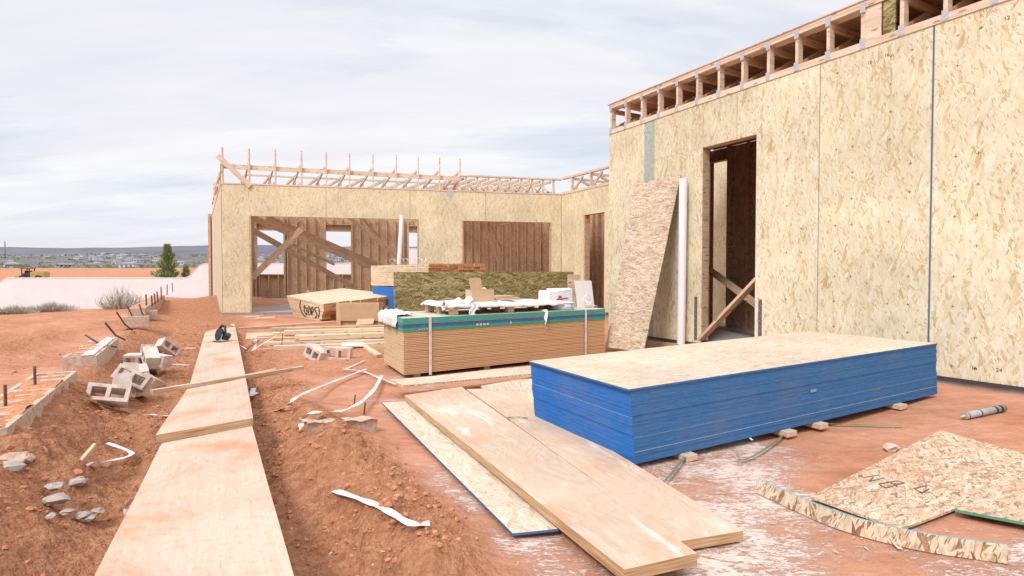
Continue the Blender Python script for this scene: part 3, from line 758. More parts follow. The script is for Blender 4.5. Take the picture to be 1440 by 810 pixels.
# double plate and parapet
b = hb(); b.box(W_R, W_L, -.16, .012, WT+.002, WT+.082); b.build('wall_plate', M_TRUSS, house)
PT = 4.345
b = hb(); b.box(W_R, W_L, -.155, .008, PT-.078, PT-.040); b.box(W_R, W_L, -.155, .010, PT-.038, PT); b.build('top_plate', M_TRUSS, house)
b = hb(); b.box(W_R, W_L+.03, -2.75, .02, PT+.002, PT+.016); b.build('roof_deck', M_OSBIN, house)
k = 0; s = 8.103
while s > W_R:
    b = hb(); b.box(s-.04, s, -.10, -.002, WT+.084, PT-.080); b.build('parapet_post', M_TRUSS, house)
    for zz in (WT+.01, PT-.13):
        b = hb(); b.box(s-.052, s+.008, 0.013 if zz < 4 else .011, .015, zz, zz+.11); b.build('connector_plate', M_STEEL, house)
    # truss behind each post
    b = hb(); y0 = -.102
    b.box(s-.04, s, -2.7, y0, WT+.084, WT+.17); b.box(s-.04, s, -2.7, y0, PT-.16, PT-.082)
    for j in range(3):
        ya = y0-.1-j*.8; b.beam((s-.02, ya, WT+.17), (s-.02, ya-.4, PT-.16), .036, .07); b.beam((s-.02, ya-.4, PT-.16), (s-.02, ya-.8, WT+.17), .036, .07)
        b.box(s-.038, s-.002, ya-.45, ya-.38, WT+.172, PT-.162)
    b.build('roof_truss', M_LUMD, house); s -= .4064
    k += 1
# parapet infill boards at x 1199-1252
for s0, s1, mt in ((3.42, 3.64, M_TRUSS), (3.275, 3.40, M_OSBGRN)):
    b = hb(); b.box(s0, s1, -.03, -.008, WT+.086, PT-.082); b.build('infill_board', mt, house)
# end walls / back walls / ceiling so that the doorway is dark inside
b = hb(); b.box(W_L-.165, W_L-.012, -2.55, -.17, .15, WT); b.build('end_wall_framing', M_LUMD, house)
b = hb(); b.box(W_L-.011, W_L, -2.6, -.013, ZB, WT); b.build('end_wall_sheathing', M_OSB, house)
b = hb(); b.box(W_R, W_R+.02, -6.9, -.2, .15, WT); b.build('partition_sheathing', M_OSBIN, house)
b = hb(); b.box(W_R, W_L-.2, -2.62, -.17, WT-.03, WT-.012); 
b.build('ceiling_sheathing', M_OSBIN, house)
# inner partition facing the door, with its own opening through to an unroofed room
yv = -2.6
def si(px, d=2.6): return on_plane(px, 300, SQ(5, Q0+d), E).dot(D)
def zi(px, py, d=2.6): return on_plane(px, py, SQ(5, Q0+d), E).z
sa, sc_ = si(1001), si(1026); zo = zi(1012, 228)
b = hb(); b.voxels([4.62, sc_, sa+.5, W_L-.2], [yv-.012, yv], [.15, zo, WT-.04], lambda i, j, k: not (i == 1 and k == 0), mi=0); b.build('partition_sheathing', M_OSBIN, house)
for s, z0_, z1_ in ((sc_-.09, .15, WT-.05), (sc_-.045, .15, WT-.05), (sc_-.5, .15, WT-.05), (sc_-.9, .15, WT-.05), (sc_-1.3, .15, WT-.05), (sc_-1.7, .15, WT-.05)):
    b = hb(); b.box(s, s+.04, yv+.002, yv+.10, z0_, z1_); b.build('wall_stud', M_LUM if s > sc_-.1 else M_LUMD, house)
b = hb(); b.box(sc_, sa+.5, yv+.002, yv+.10, zo+.002, zo+.04); b.build('wall_stud', M_LUM, house)
# the room beyond: a wall with a dark doorway in it
d2 = 5.2; s1_, s2_, s3_ = si(1001, d2), si(1008, d2), si(1030, d2); zz2 = zi(1012, 268, d2)
b = hb(); b.voxels([s3_-.6, s2_-.9, s2_, s1_+2.5], [-d2-.012, -d2], [.15, zz2, WT-.1], lambda i, j, k: not (i == 1 and k == 0)); b.build('partition_sheathing', M_OSB, house)
b = hb(); b.box(s2_-.06, s2_-.001, -d2-.1, -d2+.01, .15, zz2-.002); b.build('wall_stud', M_LUM, house)
b = hb(); b.box(s2_-.95, s2_+.3, -d2-.5, -d2-.48, .15, zz2+.1); b.build('closet_back', M_LUMD, house)
b = hb(); b.box(4.60, 4.62, yv, -.2, .15, WT-.05); b.build('partition_sheathing', M_OSBIN, house)
for yy in (-.5, -.95, -1.4, -1.85, -2.3):
    b = hb(); b.box(4.622, 4.71, yy, yy+.04, .15, WT-.05); b.build('wall_stud', M_LUMD, house)
# braces seen in the doorway
pl = SQ(5, Q0+.05)
p0 = on_plane(985, 478, SQ(5, Q0-.03), E); p1 = on_plane(1066, 392, SQ(5, Q0+.10), E)
ih = house.matrix_world.inverted()
b = MB(); b.M = ih; b.beam(p0, p1, .04, .135, up=D.cross(Vector((0, 0, 1)))); b.build('doorway_brace', M_LUM, house)
b = MB(); b.M = ih
p0 = on_plane(990, 374, SQ(5, Q0+1.6), E); p1 = on_plane(1075, 436, SQ(5, Q0+.9), E); b.beam(p0, p1, .04, .2, up=E); b.build('interior_brace', M_BOARD, house)
# hold-down straps each side of the door
for pa, pb in (((978.5, 417), (978.5, 478)), ((1069, 421), (1069, 485))):
    a = on_plane(*pa, SQ(5, Q0-.002), E); c_ = a.dot(D); zt = a.z; zb = on_plane(*pb, SQ(5, Q0-.002), E).z
    b = hb(); b.box(c_-.028, c_+.028, .001, .004, zb, zt); hs = b.build('hold_down_strap', M_DSTEEL, house)
    b = hb()
    for kk in range(9): b.tube([(c_+(-.008 if kk % 2 else .008), .004, zb+.05+kk*.07), (c_+(-.008 if kk % 2 else .008), .008, zb+.05+kk*.07)], .006, 6)
    b.build('nail_head', M_STEEL, hs)

# ------------------------------------------------------------------ garage wing
G0 = on_z(313, 440, .1); GX = Vector((.976, .218, 0)).normalized(); GY = Vector((-.218, .976, 0)).normalized()
GM = frame(G0, GX)
garage = empty('framed_garage', GM, 'unfinished garage with two wide openings and bare roof trusses across the back of the yard', 'garage')
gi = GM.inverted()
def gp(px, py, depth=0): return gi @ on_plane(px, py, G0+GY*depth, GY)
GW = gp(790, 300).x; GT = gp(400, 261.5).z
o1 = (gp(350.4, 304), gp(589, 308.2)); o2 = (gp(649.6, 310.4), gp(775.6, 313))
z1_ = (o1[0].z+o1[1].z)/2; z2_ = (o2[0].z+o2[1].z)/2
xs_ = [0, o1[0].x, o1[1].x, o2[0].x, o2[1].x, GW]
b = MB(); xq = sorted(set([0, o1[0].x, o1[1].x, o2[0].x, o2[1].x, GW]))
zq = sorted(set([0.0, z2_, z1_, GT]))
def gs(i, j, k):
    xm = (xq[i]+xq[i+1])/2; zm = (zq[k]+zq[k+1])/2
    if o1[0].x < xm < o1[1].x and zm < z1_: return False
    if o2[0].x < xm < o2[1].x and zm < z2_: return False
    return True
b.voxels(xq, [0, .012], zq, gs); b.build('wall_sheathing', M_OSBF, garage)
for xx in (.005, 2.85, 5.3, 7.65, GW-.02):     # joints between sheets
    b = MB(); b.box(xx-.004, xx+.004, -.0025, .0, z1_+.02 if .5 < xx < GW-.5 else .02, GT-.02); b.build('sheathing_joint', M_SEAMD, garage)
b = MB()
for x0, x1 in ((.0, o1[0].x), (o1[1].x, o2[0].x), (o2[1].x, GW)):
    for x in np.arange(x0, x1-.05, .4): b.box(x+.001, x+.039, .014, .15, .02, GT)
    b.box(x1-.04, x1-.001, .013, .152, .02, GT)
b.build('front_wall_studs', M_LUM, garage)
b = MB(); b.box(o1[0].x+.002, o1[1].x-.002, .013, .15, z1_+.003, z1_+.36); b.build('garage_header', M_LUM, garage)
b = MB(); b.box(o2[0].x+.002, o2[1].x-.002, .013, .15, z2_+.003, z2_+.36); b.build('garage_header', M_LUM, garage)
# frame posts lining the openings (seen from the yard)
for x, zt in ((o1[0].x-.0, z1_), (o2[0].x, z2_), (o2[1].x-.045, z2_), (o1[1].x-.045, z1_)):
    b = MB(); b.box(x+.002, x+.04, .003, .155, .0, zt-.002); b.build('opening_trimmer', M_LUM, garage)
GD = 10.0
Dl = gi.to_3x3() @ D     # site axis in garage coordinates
El = gi.to_3x3() @ E
def skew(x, d, z): return Vector((x+Dl.x*d, Dl.y*d, z))
# slab, side wall, back wall with three windows
b = MB(); b.hexa([skew(x, d, z) for z in (-.25, .0) for d in (.15, GD) for x in (-.02+(.12 if 0 else 0), GW+1.2)]); b.build('floor_slab', M_SLAB, garage)
b = MB(); b.box(0, GW, .0, .15, -.25, -.004); b.build('foundation', M_SLABE, garage)
b = MB(); b.hexa([skew(x, d, z) for z in (0.0, GT-.02) for d in (.01, GD) for x in (-.001, .014)]); b.build('side_wall_sheathing', simple('side_sheathing', (.60, .52, .38), .85, .08, 3), garage)
b = MB()
for d in np.arange(.3, GD, .4): b.hexa([skew(x, d+e, z) for z in (0.02, GT-.06) for e in (0, .04) for x in (.016, .16)])
b.build('side_wall_studs', M_LUMD, garage)
bd = Dl.y*GD                    # depth of the back wall plane
wins = [(360.7, 398.9, 324.6, 385.6), (458.2, 493.8, 325.6, 385), (575, 602, 325.5, 386)]
W = []
for a_, c_, t_, u_ in wins:
    p, q = gp(a_, t_, bd), gp(c_, u_, bd); W.append((p.x, q.x, q.z, p.z))
bx = [Dl.x*GD-.2]+[v for w in W for v in w[:2]]+[GW-.5]
bz = [0.001, sum(w[2] for w in W)/3, sum(w[3] for w in W)/3, GT+.1]
b = MB(); b.voxels(bx, [bd-.012+.16, bd+.16], bz, lambda i, j, k: not (i in (1, 3, 5) and k == 1)); b.build('back_wall_sheathing', M_OSBIN, garage)
inwin = lambda x: any(w[0]-.02 < x < w[1]-.02 for w in W)
for x in np.arange(bx[0]+.1, bx[-1], .4):
    segs = [(.02, bz[1]-.04), (bz[2]+.3, GT)] if inwin(x) else [(.02, GT)]
    for a_, c_ in segs:
        b = MB(); b.box(x, x+.04, bd+.006, bd+.147, a_, c_); b.build('wall_stud', M_LUMD, garage)
for w in W:
    b = MB(); b.box(w[0]-.08, w[0]-.002, bd+.0, bd+.15, .02, GT-.02); b.box(w[1]+.002, w[1]+.08, bd, bd+.15, .02, GT-.02)
    b.box(w[0]-.001, w[1]+.001, bd+.002, bd+.15, bz[1]-.04, bz[1]-.001); b.box(w[0]-.001, w[1]+.001, bd+.002, bd+.15, bz[2]+.001, bz[2]+.04); b.box(w[0]-.001, w[1]+.001, bd+.002, bd+.15, bz[2]+.3, bz[2]+.34)
    b.build('window_framing', M_LUM, garage)
# a dividing wall between the bays and the brown studded wall close behind the second opening
def gwall(px0, px1, d0, d1, zt, name='partition'):
    a_ = gp(px0, 340, d0); c_ = gp(px1, 340, d1); a_ = Vector((a_.x, a_.y, 0)); c_ = Vector((c_.x, c_.y, 0)); L = (c_-a_).length; x = (c_-a_).normalized(); y = Vector((0, 0, 1)).cross(x)
    b = MB(); P = lambda u, v, z: a_+x*u+y*v+Vector((0, 0, z)); b.hexa([P(u, v, z) for z in (.01, zt) for v in (.1, .112) for u in (0, L)]); b.build('partition_sheathing', M_OSBIN, garage)
    for u in np.arange(0, L, .28):
        b = MB(); b.hexa([P(uu, v, z) for z in (.011, zt) for v in (.0, .098) for uu in (u, min(u+.05, L))]); b.build('wall_stud', M_LUMD, garage)
gwall(640, 800, 2.6, 2.2, GT)
gwall(600, 640, 7, 2.7, GT)
gwall(786, 792, .3, 2.3, GT)
# diagonal braces in the bays
def gbrace(p0, d0, p1, d1, h=.14, mt=None):
    a_ = on_plane(*p0, G0+GY*d0, GY); c_ = on_plane(*p1, G0+GY*d1, GY); b = MB(); b.M = gi; b.beam(a_, c_, .04, h, up=GY.cross((c_-a_).normalized())); b.build('diagonal_brace', mt or M_LUM, garage)
gbrace((352, 305), .6, (545, 385), 4.0, .19, M_LUM)
gbrace((375, 306), 1.2, (530, 372), 5.0, .19, M_LUMD)
gbrace((354, 391), .8, (424, 322), 1.6, .18, M_LUM)
gbrace((352, 322), 3.0, (500, 405), 7.0, .2, M_LUM)
gbrace((492, 306), 3.0, (561, 362), 3.5, .14, M_LUM)
gbrace((508, 306), 4.0, (535, 335), 4.5, .1, M_LUM)
gbrace((410, 320), 3.0, (425, 305), 3.0, .08, M_LUM)
gbrace((410, 343), 3.0, (470, 372), 6.0, .1, M_LUM)
gbrace((680, 310), 1.2, (708, 390), 1.6, .1, M_LUM)
gbrace((690, 315), 1.6, (706, 352), 2.0, .06, M_LUMD)
gbrace((703, 316), 1.2, (722, 313), 1.2, .06, M_LUM)
for px in (700, 712, 718): gbrace((px, 314), 1.5, (px, 420), 1.5, .05, M_LUM if px != 712 else M_LUMD)
# top plates and roof framing
b = MB(); b.box(-.01, GW, -.012, .15, GT+.002, GT+.04); b.build('wall_plate', M_TRUSS, garage)
b = MB(); b.hexa([skew(x, d, z) for z in (GT+.0, GT+.04) for d in (.17, GD) for x in (-.012, .14)]); b.build('wall_plate', M_TRUSS, garage)
GZ = G0.z
for i, px in enumerate((311, 349, 386, 423, 458, 491, 524, 557, 588, 618, 647)):
    p = gp(px, 300); x = max(p.x, .0); zt = gp(px, 206+(px-311)*.048).z
    b = MB(); b.box(x, x+.036, .06, .15, GT+.042, zt); b.build('parapet_post', M_TRUSS, garage)
    b = MB(); A = lambda d, z: skew(x+.022, d, z)
    zc = GT+.045+.04; ztp = GT+.62
    b.beam(A(.2, zc), A(GD, zc), .04, .08)
    b.beam(A(.18, ztp), A(2.1, zc+.05), .04, .08)
    b.beam(A(1.15, ztp-.32), A(1.15, zc), .04, .08); b.beam(A(1.6, zc), A(3.2, zc+.36), .04, .08); b.beam(A(3.2, zc+.36), A(4.8, zc), .04, .08); b.beam(A(1.15, zc+.38), A(GD, zc+.42), .04, .08)
    for d in (5.5, 7.2, 8.8): b.beam(A(d, zc), A(d+.7, zc+.4), .04, .08)
    b.build('roof_truss', M_TRUSS, garage)
def gbeam(p0, p1, h, w=.04, d0=.17, d1=.17, name='ledger_board'):
    a_ = gp(*p0, d0); c_ = gp(*p1, d1); b = MB(); b.beam(a_, c_, w, h); return b.build(name, M_TRUSS, garage)
gbeam((312, 233.5), (648, 251.5), .13)
gbeam((344, 246), (648, 259.5), .05, d0=1.2, d1=1.2)
gbeam((306, 219), (352, 262), .15, d0=-.03, d1=-.03, name='temporary_brace')
gbeam((309, 245), (302, 264), .12, d0=.1, d1=8, name='temporary_brace')
gbeam((301.5, 258), (301.5, 285), .09, d0=9.5, d1=9.5, name='parapet_post')
gbeam((311, 238), (305, 270), .06, d0=.2, d1=5, name='temporary_brace')
# low parapet on the right: posts and top chord
for i in range(9):
    x = gp(647, 300).x + (GW-.1-gp(647, 300).x)*(i+.5)/9
    b = MB(); b.box(x, x+.05, .03, .12, GT+.042, GT+.48); b.build('parapet_post', M_TRUSS, garage)
    b = MB(); A = lambda d, z: skew(x+.022, d, z); zc = GT+.085
    b.beam(A(.16, zc), A(5.5, zc), .04, .08); b.beam(A(.2, GT+.44), A(5.5, GT+.42), .04, .08)
    for d in np.arange(.3, 5, .9): b.beam(A(d, zc), A(d+.45, GT+.42), .04, .07); b.beam(A(d+.45, GT+.42), A(d+.9, zc), .04, .07)
    b.build('roof_truss', M_TRUSS, garage)
    b = MB(); b.box(x-.01, x+.06, .0, .003, GT+.005, GT+.10); b.build('connector_plate', M_STEEL, garage)
b = MB(); b.box(gp(647, 300).x, GW, .0, .13, GT+.482, GT+.53); b.build('top_plate', M_TRUSS, garage)
b = MB(); p = gp(633, 272); b.tube([(p.x, -.002, GT-.05), (p.x, -.006, GT-.05)], .12, 14); b.build('paper_disc', M_STEEL, garage)

# the side wing that comes forward from the garage to the house
WM = GM @ Matrix.Translation((GW, 0, 0))
WO = WM.translation.copy(); wing = empty('framed_link_wing', frame(WO, -D), 'short strand board wing with one tall doorway joining the garage to the house', 'house wing')
wi = wing.matrix_world.inverted()
WL = 9.0
pD0 = on_plane(821, 302.5, WO, E); pD1 = on_plane(850, 298.5, WO, E); wd0 = (wi @ pD0).x; wdz = (wi @ pD0).z
b = MB(); wy = 1 if (wi.to_3x3() @ E).y > 0 else -1
def wb(x0, x1, y0, y1, z0, z1, name, mt):
    b = MB(); ya, yb = sorted((y0*wy, y1*wy)); b.box(x0, x1, ya, yb, z0, z1); return b.build(name, mt, wing)
wb(0.002, wd0, 0, .012, 0, GT, 'wall_sheathing', M_OSBF); wb(wd0+1.0, WL, 0, .012, 0, GT, 'wall_sheathing', M_OSBF); wb(wd0+.001, wd0+.999, 0, .0119, wdz, GT, 'wall_sheathing', M_OSBF)
wb(wd0+.001, wd0+.04, .0135, .2, 0, wdz, 'door_stud', M_LUM); wb(wd0+.96, wd0+.998, .0135, .2, 0, wdz, 'door_stud', M_LUM); wb(wd0+.002, wd0+.99, .0135, .19, wdz, wdz+.04, 'door_header', M_LUM)
wb(0, WL, -.012, .15, GT+.002, GT+.08, 'wall_plate', M_TRUSS); wb(0, WL, 0, .12, GT+.50, GT+.56, 'top_plate', M_TRUSS)
wb(.02, WL, .1, 5, -.2, -.004, 'floor_slab', M_SLAB); wb(-6, WL, 1.5, 1.512, 0, GT-.1, 'partition_sheathing', M_OSBIN); pass
for i in range(-14, 14): wb(.1+i*.3, .14+i*.3, 1.39, 1.499, 0, GT-.1, 'wall_stud', M_LUMD)
for i in range(9):
    x = .5+i*.95; wb(x, x+.05, 0, .09, GT+.082, GT+.498, 'parapet_post', M_TRUSS)
    b = MB(); b.beam((x, .15*wy, GT+.12), (x, 5*wy, GT+.12), .04, .08); b.beam((x, .15*wy, GT+.46), (x, 5*wy, GT+.46), .04, .08); b.beam((x, .15*wy, GT+.12), (x+.6, .02*wy, GT+.46), .04, .09); b.beam((x, .3*wy, GT+.46), (x, 1.2*wy, GT+.12), .04, .08)
    b.build('roof_truss', M_TRUSS, wing)

# ================================================================== THINGS IN THE YARD
def sheet(name, pts, th, mats, label, cat, group=None, nx=14, ny=8, warp=.004, seed=0):
    """flat sheet or plank from its four top corners (near-left, near-right, far-right, far-left); u runs along the long side"""
    a, b_, c, d = [Vector(p) for p in pts]
    along = ((d-a)+(c-b_)); across = (b_-a)+(c-d)
    if across.length > along.length: a, b_, c, d = d, a, b_, c; along = ((d-a)+(c-b_))
    x = along.normalized(); n = (b_-a).cross(d-a).normalized(); n = n if n.z > 0 else -n
    if abs(n.z) < .3 and n.y > 0: n = -n
    M = frame(a, x, n); Mi = M.inverted(); P = [Mi @ p for p in (a, d, c, b_)]   # u along x
    L = (P[1]-P[0]).length; W_ = (P[3]-P[0]).length; ou, ov = random.uniform(0, 30), random.uniform(0, 30)
    b = MB()
    def f(u, v, z=0):
        p = P[0].lerp(P[1], u).lerp(P[3].lerp(P[2], u), v)
        return Vector((p.x, p.y, p.z+z+warp*(mnoise.noise(Vector((u*L*1.1+seed, v*W_*1.3, seed)))*2)))
    T = [[f(i/nx, j/ny) for j in range(ny+1)] for i in range(nx+1)]; Bm = [[f(i/nx, j/ny, -th) for j in range(ny+1)] for i in range(nx+1)]
    fl = (P[1]-P[0]).cross(P[3]-P[0]).z < 0
    for i in range(nx):
        for j in range(ny):
            uv = [(ou+L*q/nx, ov+W_*r/ny) for q, r in ((i, j), (i+1, j), (i+1, j+1), (i, j+1))]
            q = [T[i][j], T[i+1][j], T[i+1][j+1], T[i][j+1]]; r = [Bm[i][j], Bm[i][j+1], Bm[i+1][j+1], Bm[i+1][j]]
            if fl: q = q[::-1]; uv = uv[::-1]; r = r[::-1]
            b.face(q, uv, 0); b.face(r, [(0, 0)]*4, 0)
    rim = [(i, 0) for i in range(nx)]+[(nx, j) for j in range(ny)]+[(nx-i, ny) for i in range(nx)]+[(0, ny-j) for j in range(ny)]
    acc = 0
    for k in range(len(rim)):
        (i, j), (i2, j2) = rim[k], rim[(k+1) % len(rim)]
        l = (T[i2][j2]-T[i][j]).length
        m_ = 1 if len(mats) == 2 else (1 if (j == j2) else 2)
        q = [Bm[i][j], Bm[i2][j2], T[i2][j2], T[i][j]]; uv = [(acc, 0), (acc+l, 0), (acc+l, th), (acc, th)]
        if fl: q = q[::-1]; uv = uv[::-1]
        b.face(q, uv, m_); acc += l
    o = b.build(name, mats); o.matrix_world = M
    return tag(o, label, cat, group)

# --- plywood walkway over the trench
A = [on_z(88, 900, .235), on_z(438, 900, .235), on_z(354, 598, .125), on_z(229, 620, .125)]
sheet('plywood_sheet', A, .036, [M_PLY, M_PLYE], 'nearest plywood walkway sheet, running out of the bottom of the photo', 'plywood', 'plywood walkway sheets')
B = [on_z(219, 612, .182), on_z(356, 588, .182), on_z(343.5, 520, .09), on_z(268, 540, .09)]
sheet('plywood_sheet', B, .052, [M_PLY, M_PLYE], 'middle plywood walkway sheet, its thick end lapped over the nearest one', 'plywood', 'plywood walkway sheets', seed=4)
C = [on_z(265, 547, .05), on_z(345.5, 530, .05), on_z(330, 455.5, .06), on_z(291, 458.5, .06)]
sheet('plywood_sheet', C, .036, [M_PLY, M_PLYE], 'farthest plywood walkway sheet, with the circular saw on it', 'plywood', 'plywood walkway sheets', seed=9)
def board(name, p0, p1, w, h, mat, label, cat='board', group=None, up=Vector((0, 0, 1)), endm=None):
    p0, p1 = Vector(p0), Vector(p1); M = frame(p0, p1-p0); L = (p1-p0).length; b = MB(); b.beam((0, 0, 0), (L, 0, 0), w, h, mi=0, endmi=1); o = b.build(name, [mat, endm or M_LUMO], bevel=.003); o.matrix_world = M
    return tag(o, label, cat, group)
board('wooden_stake', on_z(213, 551, .135), on_z(426, 517, .10), .045, .038, M_BOARD, 'long thin weathered stick laid across the plywood walkway', 'stick')
board('wooden_stake', on_z(346, 531, .07), on_z(388, 522, .07), .07, .06, M_BOARD, 'short thick offcut beside the right edge of the walkway, under the long stick', 'stick')

# --- circular saw
p = on_z(309, 480, .062)
saw = empty('circular_saw', Matrix.Translation(p) @ Matrix.Rotation(R(-38), 4, 'Z') @ Matrix.Rotation(R(-14), 4, 'X') @ Matrix.Scale(1.15, 4), 'teal and black circular saw resting on the far end of the walkway', 'circular saw')
MT = simple('teal_plastic', (.06, .17, .155), .45, .1, 20); MKP = simple('black_rubber', (.03, .03, .035), .6, .1, 30)
b = MB(); b.box(-.15, .13, -.09, .06, .0, .004); b.build('base_plate', M_STEEL, saw)
b = MB(); b.tube([(-.01, -.045, .10), (-.01, -.005, .10)], .093, 22); b.build('blade_guard', MKP, saw)
b = MB(); b.tube([(.0, -.03, .07), (.0, -.022, .07)], .09, 26); b.build('blade', M_STEEL, saw)
b = MB(); b.tube([(.0, -.004, .10), (.0, .05, .10), (.0, .11, .10)], [.052, .052, .045], 14); mt_ = b.build('motor_housing', MT, saw)
b = MB(); b.tube([(.0, .111, .10), (.0, .125, .10)], .04, 12); b.build('motor_cap', MKP, mt_)
b = MB(); b.tube([(-.06, .0, .14), (-.09, .0, .19), (-.04, .0, .235), (.05, .0, .225), (.10, .0, .16), (.06, 0, .12)], [.018, .02, .02, .018, .016, .018], 10); b.build('handle', MKP, saw)
b = MB(); b.tube([(-.07, -.01, .13), (-.11, -.01, .16), (-.12, .03, .17)], .016, 8); b.build('front_handle', MKP, saw)
b = MB(); b.box(.05, .11, .0, .07, .03, .09); b.build('battery', MKP, saw)

# --- planks and sheets in the middle foreground
zt = .045
sheet('plywood_plank', [on_z(878, 801, .10), on_z(980.5, 779, .10), on_z(649, 544, .085), on_z(569, 556, .085)], .048, [M_PLY3, M_PLYE], 'long thick plywood plank smeared with white, its near end reaching furthest forward', 'plank', seed=2, warp=.003)
sheet('plywood_plank', [on_z(955, 761, .060), on_z(1045, 746, .060), on_z(716, 545, .046), on_z(656, 547, .046)], .045, [M_PLY2, M_PLYE], 'thick dusty plywood plank lying right of the other one, against the blue-edged stack', 'plank', seed=7, warp=.002)
sheet('strand_board_strip', [on_z(721, 750, .034), on_z(785, 744.5, .034), on_z(578, 564, .03), on_z(537, 566, .03)], .012, [M_OSBTOP, M_BLUE], 'narrow strand board strip with a blue painted end, left of the planks', 'board strip', seed=12)
sheet('strand_board_piece', [on_z(693, 556, .04), on_z(757, 576, .04), on_z(752, 529, .05), on_z(676, 543, .05)], .02, [M_OSBTOP, M_OSBOLD], 'pale strand board offcut half under the corner of the blue-edged stack', 'board offcut', seed=3)
sheet('strand_board_piece', [on_z(567, 542, .10), on_z(765, 524, .10), on_z(752, 514, .10), on_z(549, 534, .10)], .018, [M_OSBTOP, M_OSBOLD], 'long pale board lying in front of the yellow subfloor stack', 'board offcut', seed=5)
sheet('strand_board_piece', [on_z(690, 571, .02), on_z(757, 592, .02), on_z(755, 560, .02), on_z(720, 556, .02)], .012, [M_OSBTOP, M_BLUE], 'small blue-edged offcut tucked beside the left end of the blue stack', 'board offcut', seed=6)

# --- bundle of sheets builder
def sheet_stack(name, M, L, Wd, layers, label, cat, group=None, lean=(0, 0), jit=.003, seed=1):
    """layers: (thickness, side material, end material, top material, overhang, part name)"""
    rr = random.Random(seed); root = empty(name, M, label, cat, group); z = 0; H = sum(l[0] for l in layers)
    for th, ms, me_, mtop, ov, pn in layers:
        dx = rr.uniform(-jit, jit)+lean[0]*z/H-ov; dy = rr.uniform(-jit, jit)+lean[1]*z/H-ov*.4
        b = MB(); b.M = SHB.copy(); dx += .002*math.sin(z*43+1)+(.005 if z > .36*H else 0)*-1; dy += .0015*math.sin(z*61)-(.004 if z > .62*H else 0); b.box(dx, dx+L+ov, dy, dy+Wd, z, z+th-.0006, (1, 1, 0, 0, 2, 2)); b.build(pn.rstrip('.0123456789'), [ms, me_, mtop if z > H-.03 else ms], root); z += th
    return root, H
# blue-edged stack
N = on_z(893, 653, .035); Rr = on_ground(1318, 554, .035); Lf = on_z(752, 588, .035)
bx_ = (Rr-N); LB = bx_.length; Mb = frame(N, bx_); WB = (Lf-N).dot(Mb.col[1].to_3d())
lfl = Mb.inverted() @ Lf; SHB = Matrix(((1, lfl.x/lfl.y, 0, 0), (0, 1, 0, 0), (0, 0, 1, 0), (0, 0, 0, 1)))
Hn = on_plane(887, 545.5, N, Mb.col[1].to_3d()); Hb = (Mb.inverted() @ Hn).z
rr = random.Random(3); lay = []; z = 0
while z < Hb-.012:
    f = z/Hb; ms = M_BLUE; me_ = M_BLUEC
    for q_ in (.13, .33, .60):
        if q_ <= f < q_+.0122/Hb+1e-6 and not any(abs(l[0]-.0031) < 1e-6 and l[5] == 'worn_sheet_edge'+str(q_) for l in lay): lay.append((.0031, M_BLUEL if q_ < .5 else M_BLUE, M_BLUEL if q_ == .60 else M_BLUEC, M_OSBTOP, 0, 'worn_sheet_edge'+str(q_))); z += .0031
    lay.append((.0122, ms, me_, M_OSBTOP, 0, 'strand_board_sheet')); z += .0122
lay[-2] = (.0122, M_BLUE, M_BLUE, M_OSBTOP, .012, 'strand_board_sheet'); lay[-1] = (.0125, M_BLUE, M_BLUE, M_OSBTOP, .022, 'strand_board_sheet')
blue, _ = sheet_stack('sheathing_stack', Mb, LB, WB, lay, 'big stack of strand board sheets with blue painted edges in the foreground', 'board stack', lean=(-.03, .0), jit=.0016)
b = MB(); b.M = Mb.inverted() @ Matrix(); pl_ = on_plane(1143, 549, N, Mb.col[1].to_3d()); lo = Mb.inverted() @ pl_
b = MB(); b.box(lo.x-.035, lo.x+.035, -.006, -.0045, lo.z-.012, lo.z+.012); b.build('paper_tag', simple('faded_tag', (.22, .33, .36), .7, .2, 30), blue)
blk = [(965, 632, .10, 'nearest the front corner'), (1105, 597, .11, 'in the middle of the long side'), (1150, 590, .10, 'right of the middle one'), (1262, 566, .11, 'near the far right end')]
for px, py, s_, w_ in blk:
    p = N + bx_*((Mb.inverted() @ on_plane(px, py-4, N, Mb.col[1].to_3d())).x/LB); p.z -= .042; M = frame(p, bx_) @ Matrix.Translation((-s_/2, -.035, 0)); b = MB(); b.box(0, s_, -.02, .3, 0, .040)
    o = b.build('wooden_block', simple('dusty_block', (.58, .42, .31), .9, .2, 30, .5), bevel=.006); o.matrix_world = M; tag(o, 'dusty wooden spacer block under the blue-edged stack, '+w_, 'wooden block')

# yellow subfloor stack with blue and green topping
N2 = on_ground(568, 527.5, .05); top_z = N2.z + (on_plane(570.5, 447.5, N2, Vector((0, 1, 0))).z-N2.z)
R2 = on_z(853.5, 434, top_z); x2 = Vector((R2.x-on_z(570.5, 447.5, top_z).x, R2.y-on_z(570.5, 447.5, top_z).y, 0)); L2 = 3.44; My = frame(N2, x2)
H2 = top_z-N2.z; zc = on_plane(571.5, 466.8, N2, Vector((0, 1, 0))).z-N2.z
Ysub = empty('subfloor_stack', My, 'strapped stack of orange-brown subfloor panels topped by green and blue edged sheets', 'board stack')
l2 = My.inverted() @ on_z(540, 508.5, N2.z); W2 = l2.y; SHY = Matrix(((1, l2.x/l2.y, 0, 0), (0, 1, 0, 0), (0, 0, 1, 0), (0, 0, 0, 1))); print('W2', W2, 'shear', l2.x/l2.y, lfl.x/lfl.y, WB, LB)
n = 24; th = zc/n
